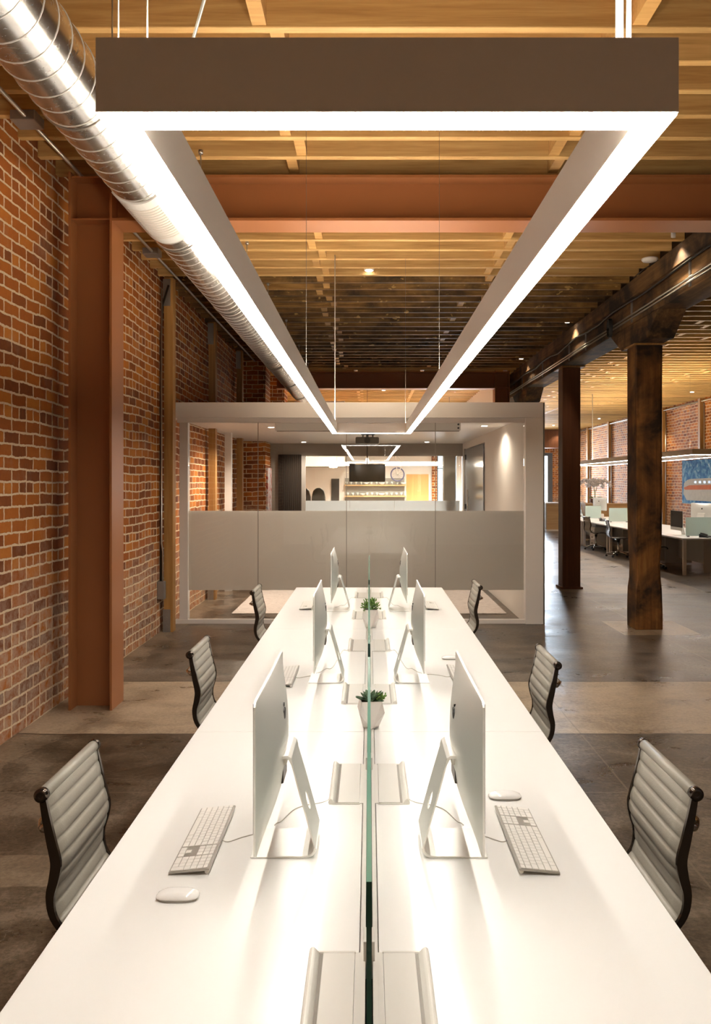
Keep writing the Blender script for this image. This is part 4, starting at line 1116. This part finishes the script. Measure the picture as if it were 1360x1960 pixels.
for x, y, lb in ((7.38, 17.4, 'low white riser under the computer below the painting'), (7.2, 24.6, 'low white riser under the computer below the orchid')):
    tag(MB().box(x-.13, y-.13, .74, x+.13, y+.13, .87).build('monitor_riser', M['white'], bevel=.005), lb, 'riser')
for x0, x1, y, lb in ((6.42, 6.96, 15.9, 'frosted glass desk screen at the near end of the far bench'), (6.7, 7.25, 21.9, 'frosted glass desk screen midway along the far bench'), (6.62, 7.1, 24.0, 'frosted glass desk screen toward the far end of the far bench')):
    t = thing('desk_screen', lb, 'divider', ((x0+x1)/2, y, .74)); h = (x1-x0)/2
    MB().box(-h, -.005, .02, h, .005, .4).build('pane', M['frost_desk'], t)
    for sx in (-1, 1): MB().box(sx*(h-.05)-.02, -.02, 0, sx*(h-.05)+.02, .02, .03).build('clamp', M['zinc'], t)
for (x, y, rz, lb) in ((6.12, 16.9, .1, 'dark-seated office chair at the near end of the far bench, by the rough post'), (6.2, 19.5, -.15, 'grey office chair at the far bench, nearer of the two empty chairs'), (6.25, 21.6, .1, 'grey office chair at the far bench, farther of the two empty chairs')):
    chc = dup(cc, (x, y, 0), rz, lb)
t = thing('drawer_pedestal', 'white three-drawer pedestal under the far bench', 'drawers', (6.6, 22.45, 0))
MB().box(-.2, -.25, .03, .2, .25, .58).build('body', M['white'], t, bevel=.004)
for z in (.12, .29, .46):
    d = MB().box(-.215, -.23, z-.07, -.2, .23, z+.09).build('drawer', M['white'], t, bevel=.003); MB().lathe([(.02, -.225), (.02, -.215)], (0, 0, z), 12, axis='x').build('knob', M['black'], d)
for q, (x, y, lb) in enumerate(((6.55, 17.3, 'sheet of paper on the far bench by the black screen'), (6.5, 19.2, 'sheet of paper on the far bench just behind the rough post'), (6.9, 20.8, 'sheet of paper on the far bench by the nearer empty chair'), (6.6, 23.1, 'sheet of paper on the far bench by the drawer pedestal'))):
    o = MB().box(-.15, -.1, 0, .15, .1, .004).build('paper_sheet', M['paper']); o.location = (x, y, .7402); o.rotation_euler = (0, 0, .4*q); tag(o, lb, 'paper')
for q, (x, y, lb) in enumerate(((6.75, 22.6, 'black desk phone on the far bench by the farther empty chair'), (7.25, 23.3, 'black desk phone on the far bench beyond the frosted screen'), (6.75, 15.75, 'black phone on the near end of the far bench'))):
    t = thing('desk_phone', lb, 'phone', (x, y, .74), .4*q)
    MB().prism([(-.09, 0), (.09, 0), (.09, .07), (-.09, .02)], 'x', -.09, .09).build('base', M['black'], t, bevel=.004)
    MB().tube([(-.06, -.07, .05), (-.065, 0, .075), (-.06, .07, .085)], .016, 8).build('handset', M['dark_metal'], t)
t = thing('reception_counter', 'oak reception counter with a white top at the far end of the bay', 'counter', (7.55, 30.0, 0))
MB().box(-.75, 0, .06, .75, .7, 1.04).build('body', M['oak_x'], t); MB().box(-.8, -.04, 1.04, .8, .72, 1.09).build('countertop', M['white'], t); MB().box(-.76, -.02, .0, .75, .72, .06).build('plinth', M['white'], t)
MB().box(-.8, 0, .06, -.75, .7, 1.04).build('side_panel', M['panel'], t)
t = thing('sideboard', 'oak sideboard below the orchid by the right brick wall', 'cabinet', (8.35, 27.5, 0))
MB().box(-.75, 0, 0, .75, .5, 1.08).build('body', M['oak_x'], t); MB().box(-.77, -.02, 1.08, .77, .52, 1.12).build('top', M['oak_x'], t)
for x in (-.36, .38): MB().box(x-.35, -.02, .06, x+.35, 0, 1.04).build('door', M['oak_x'], t)
t = thing('orchid', 'white orchid in a brown bowl with arching flower sprays', 'plant', (7.98, 27.7, 1.12))
MB().lathe([(.09, 0), (.17, .07), (.19, .16), (.17, .16), (.14, .1)], n=20).build('bowl', M['post_red'], t)
m = MB(); fl = MB(); random.seed(5)
for sx, R_ in ((-1, .62), (1, .55), (-.6, .45), (.7, .4), (-.2, .3)):
    pts = spline([(0, 0, .12), (sx*.05, 0, .5), (sx*R_*.35, .02, .78), (sx*R_*.75, 0, .8), (sx*R_, 0, .62)], 6); m.tube(pts, .006, 5)
    for p in pts[9:]:
        for q in range(4):
            c = p + Vector((random.uniform(-.05, .05), random.uniform(-.06, .06), random.uniform(-.07, .04)))
            for k_ in range(5):
                a = 2*PI*k_/5+random.random(); leaf(fl, c, (math.cos(a), random.uniform(-.6, .2), math.sin(a)), .05, .045, .1)
m.build('stems', M['leaf_b'], t); fl.build('flowers', M['petal'], t)
m = MB()
for k_ in range(14):
    a = random.uniform(0, 6.28); leaf(m, (0, 0, .13), (math.cos(a), math.sin(a), .7), .3, .09, -.3)
m.build('leaves', M['leaf_b'], t)
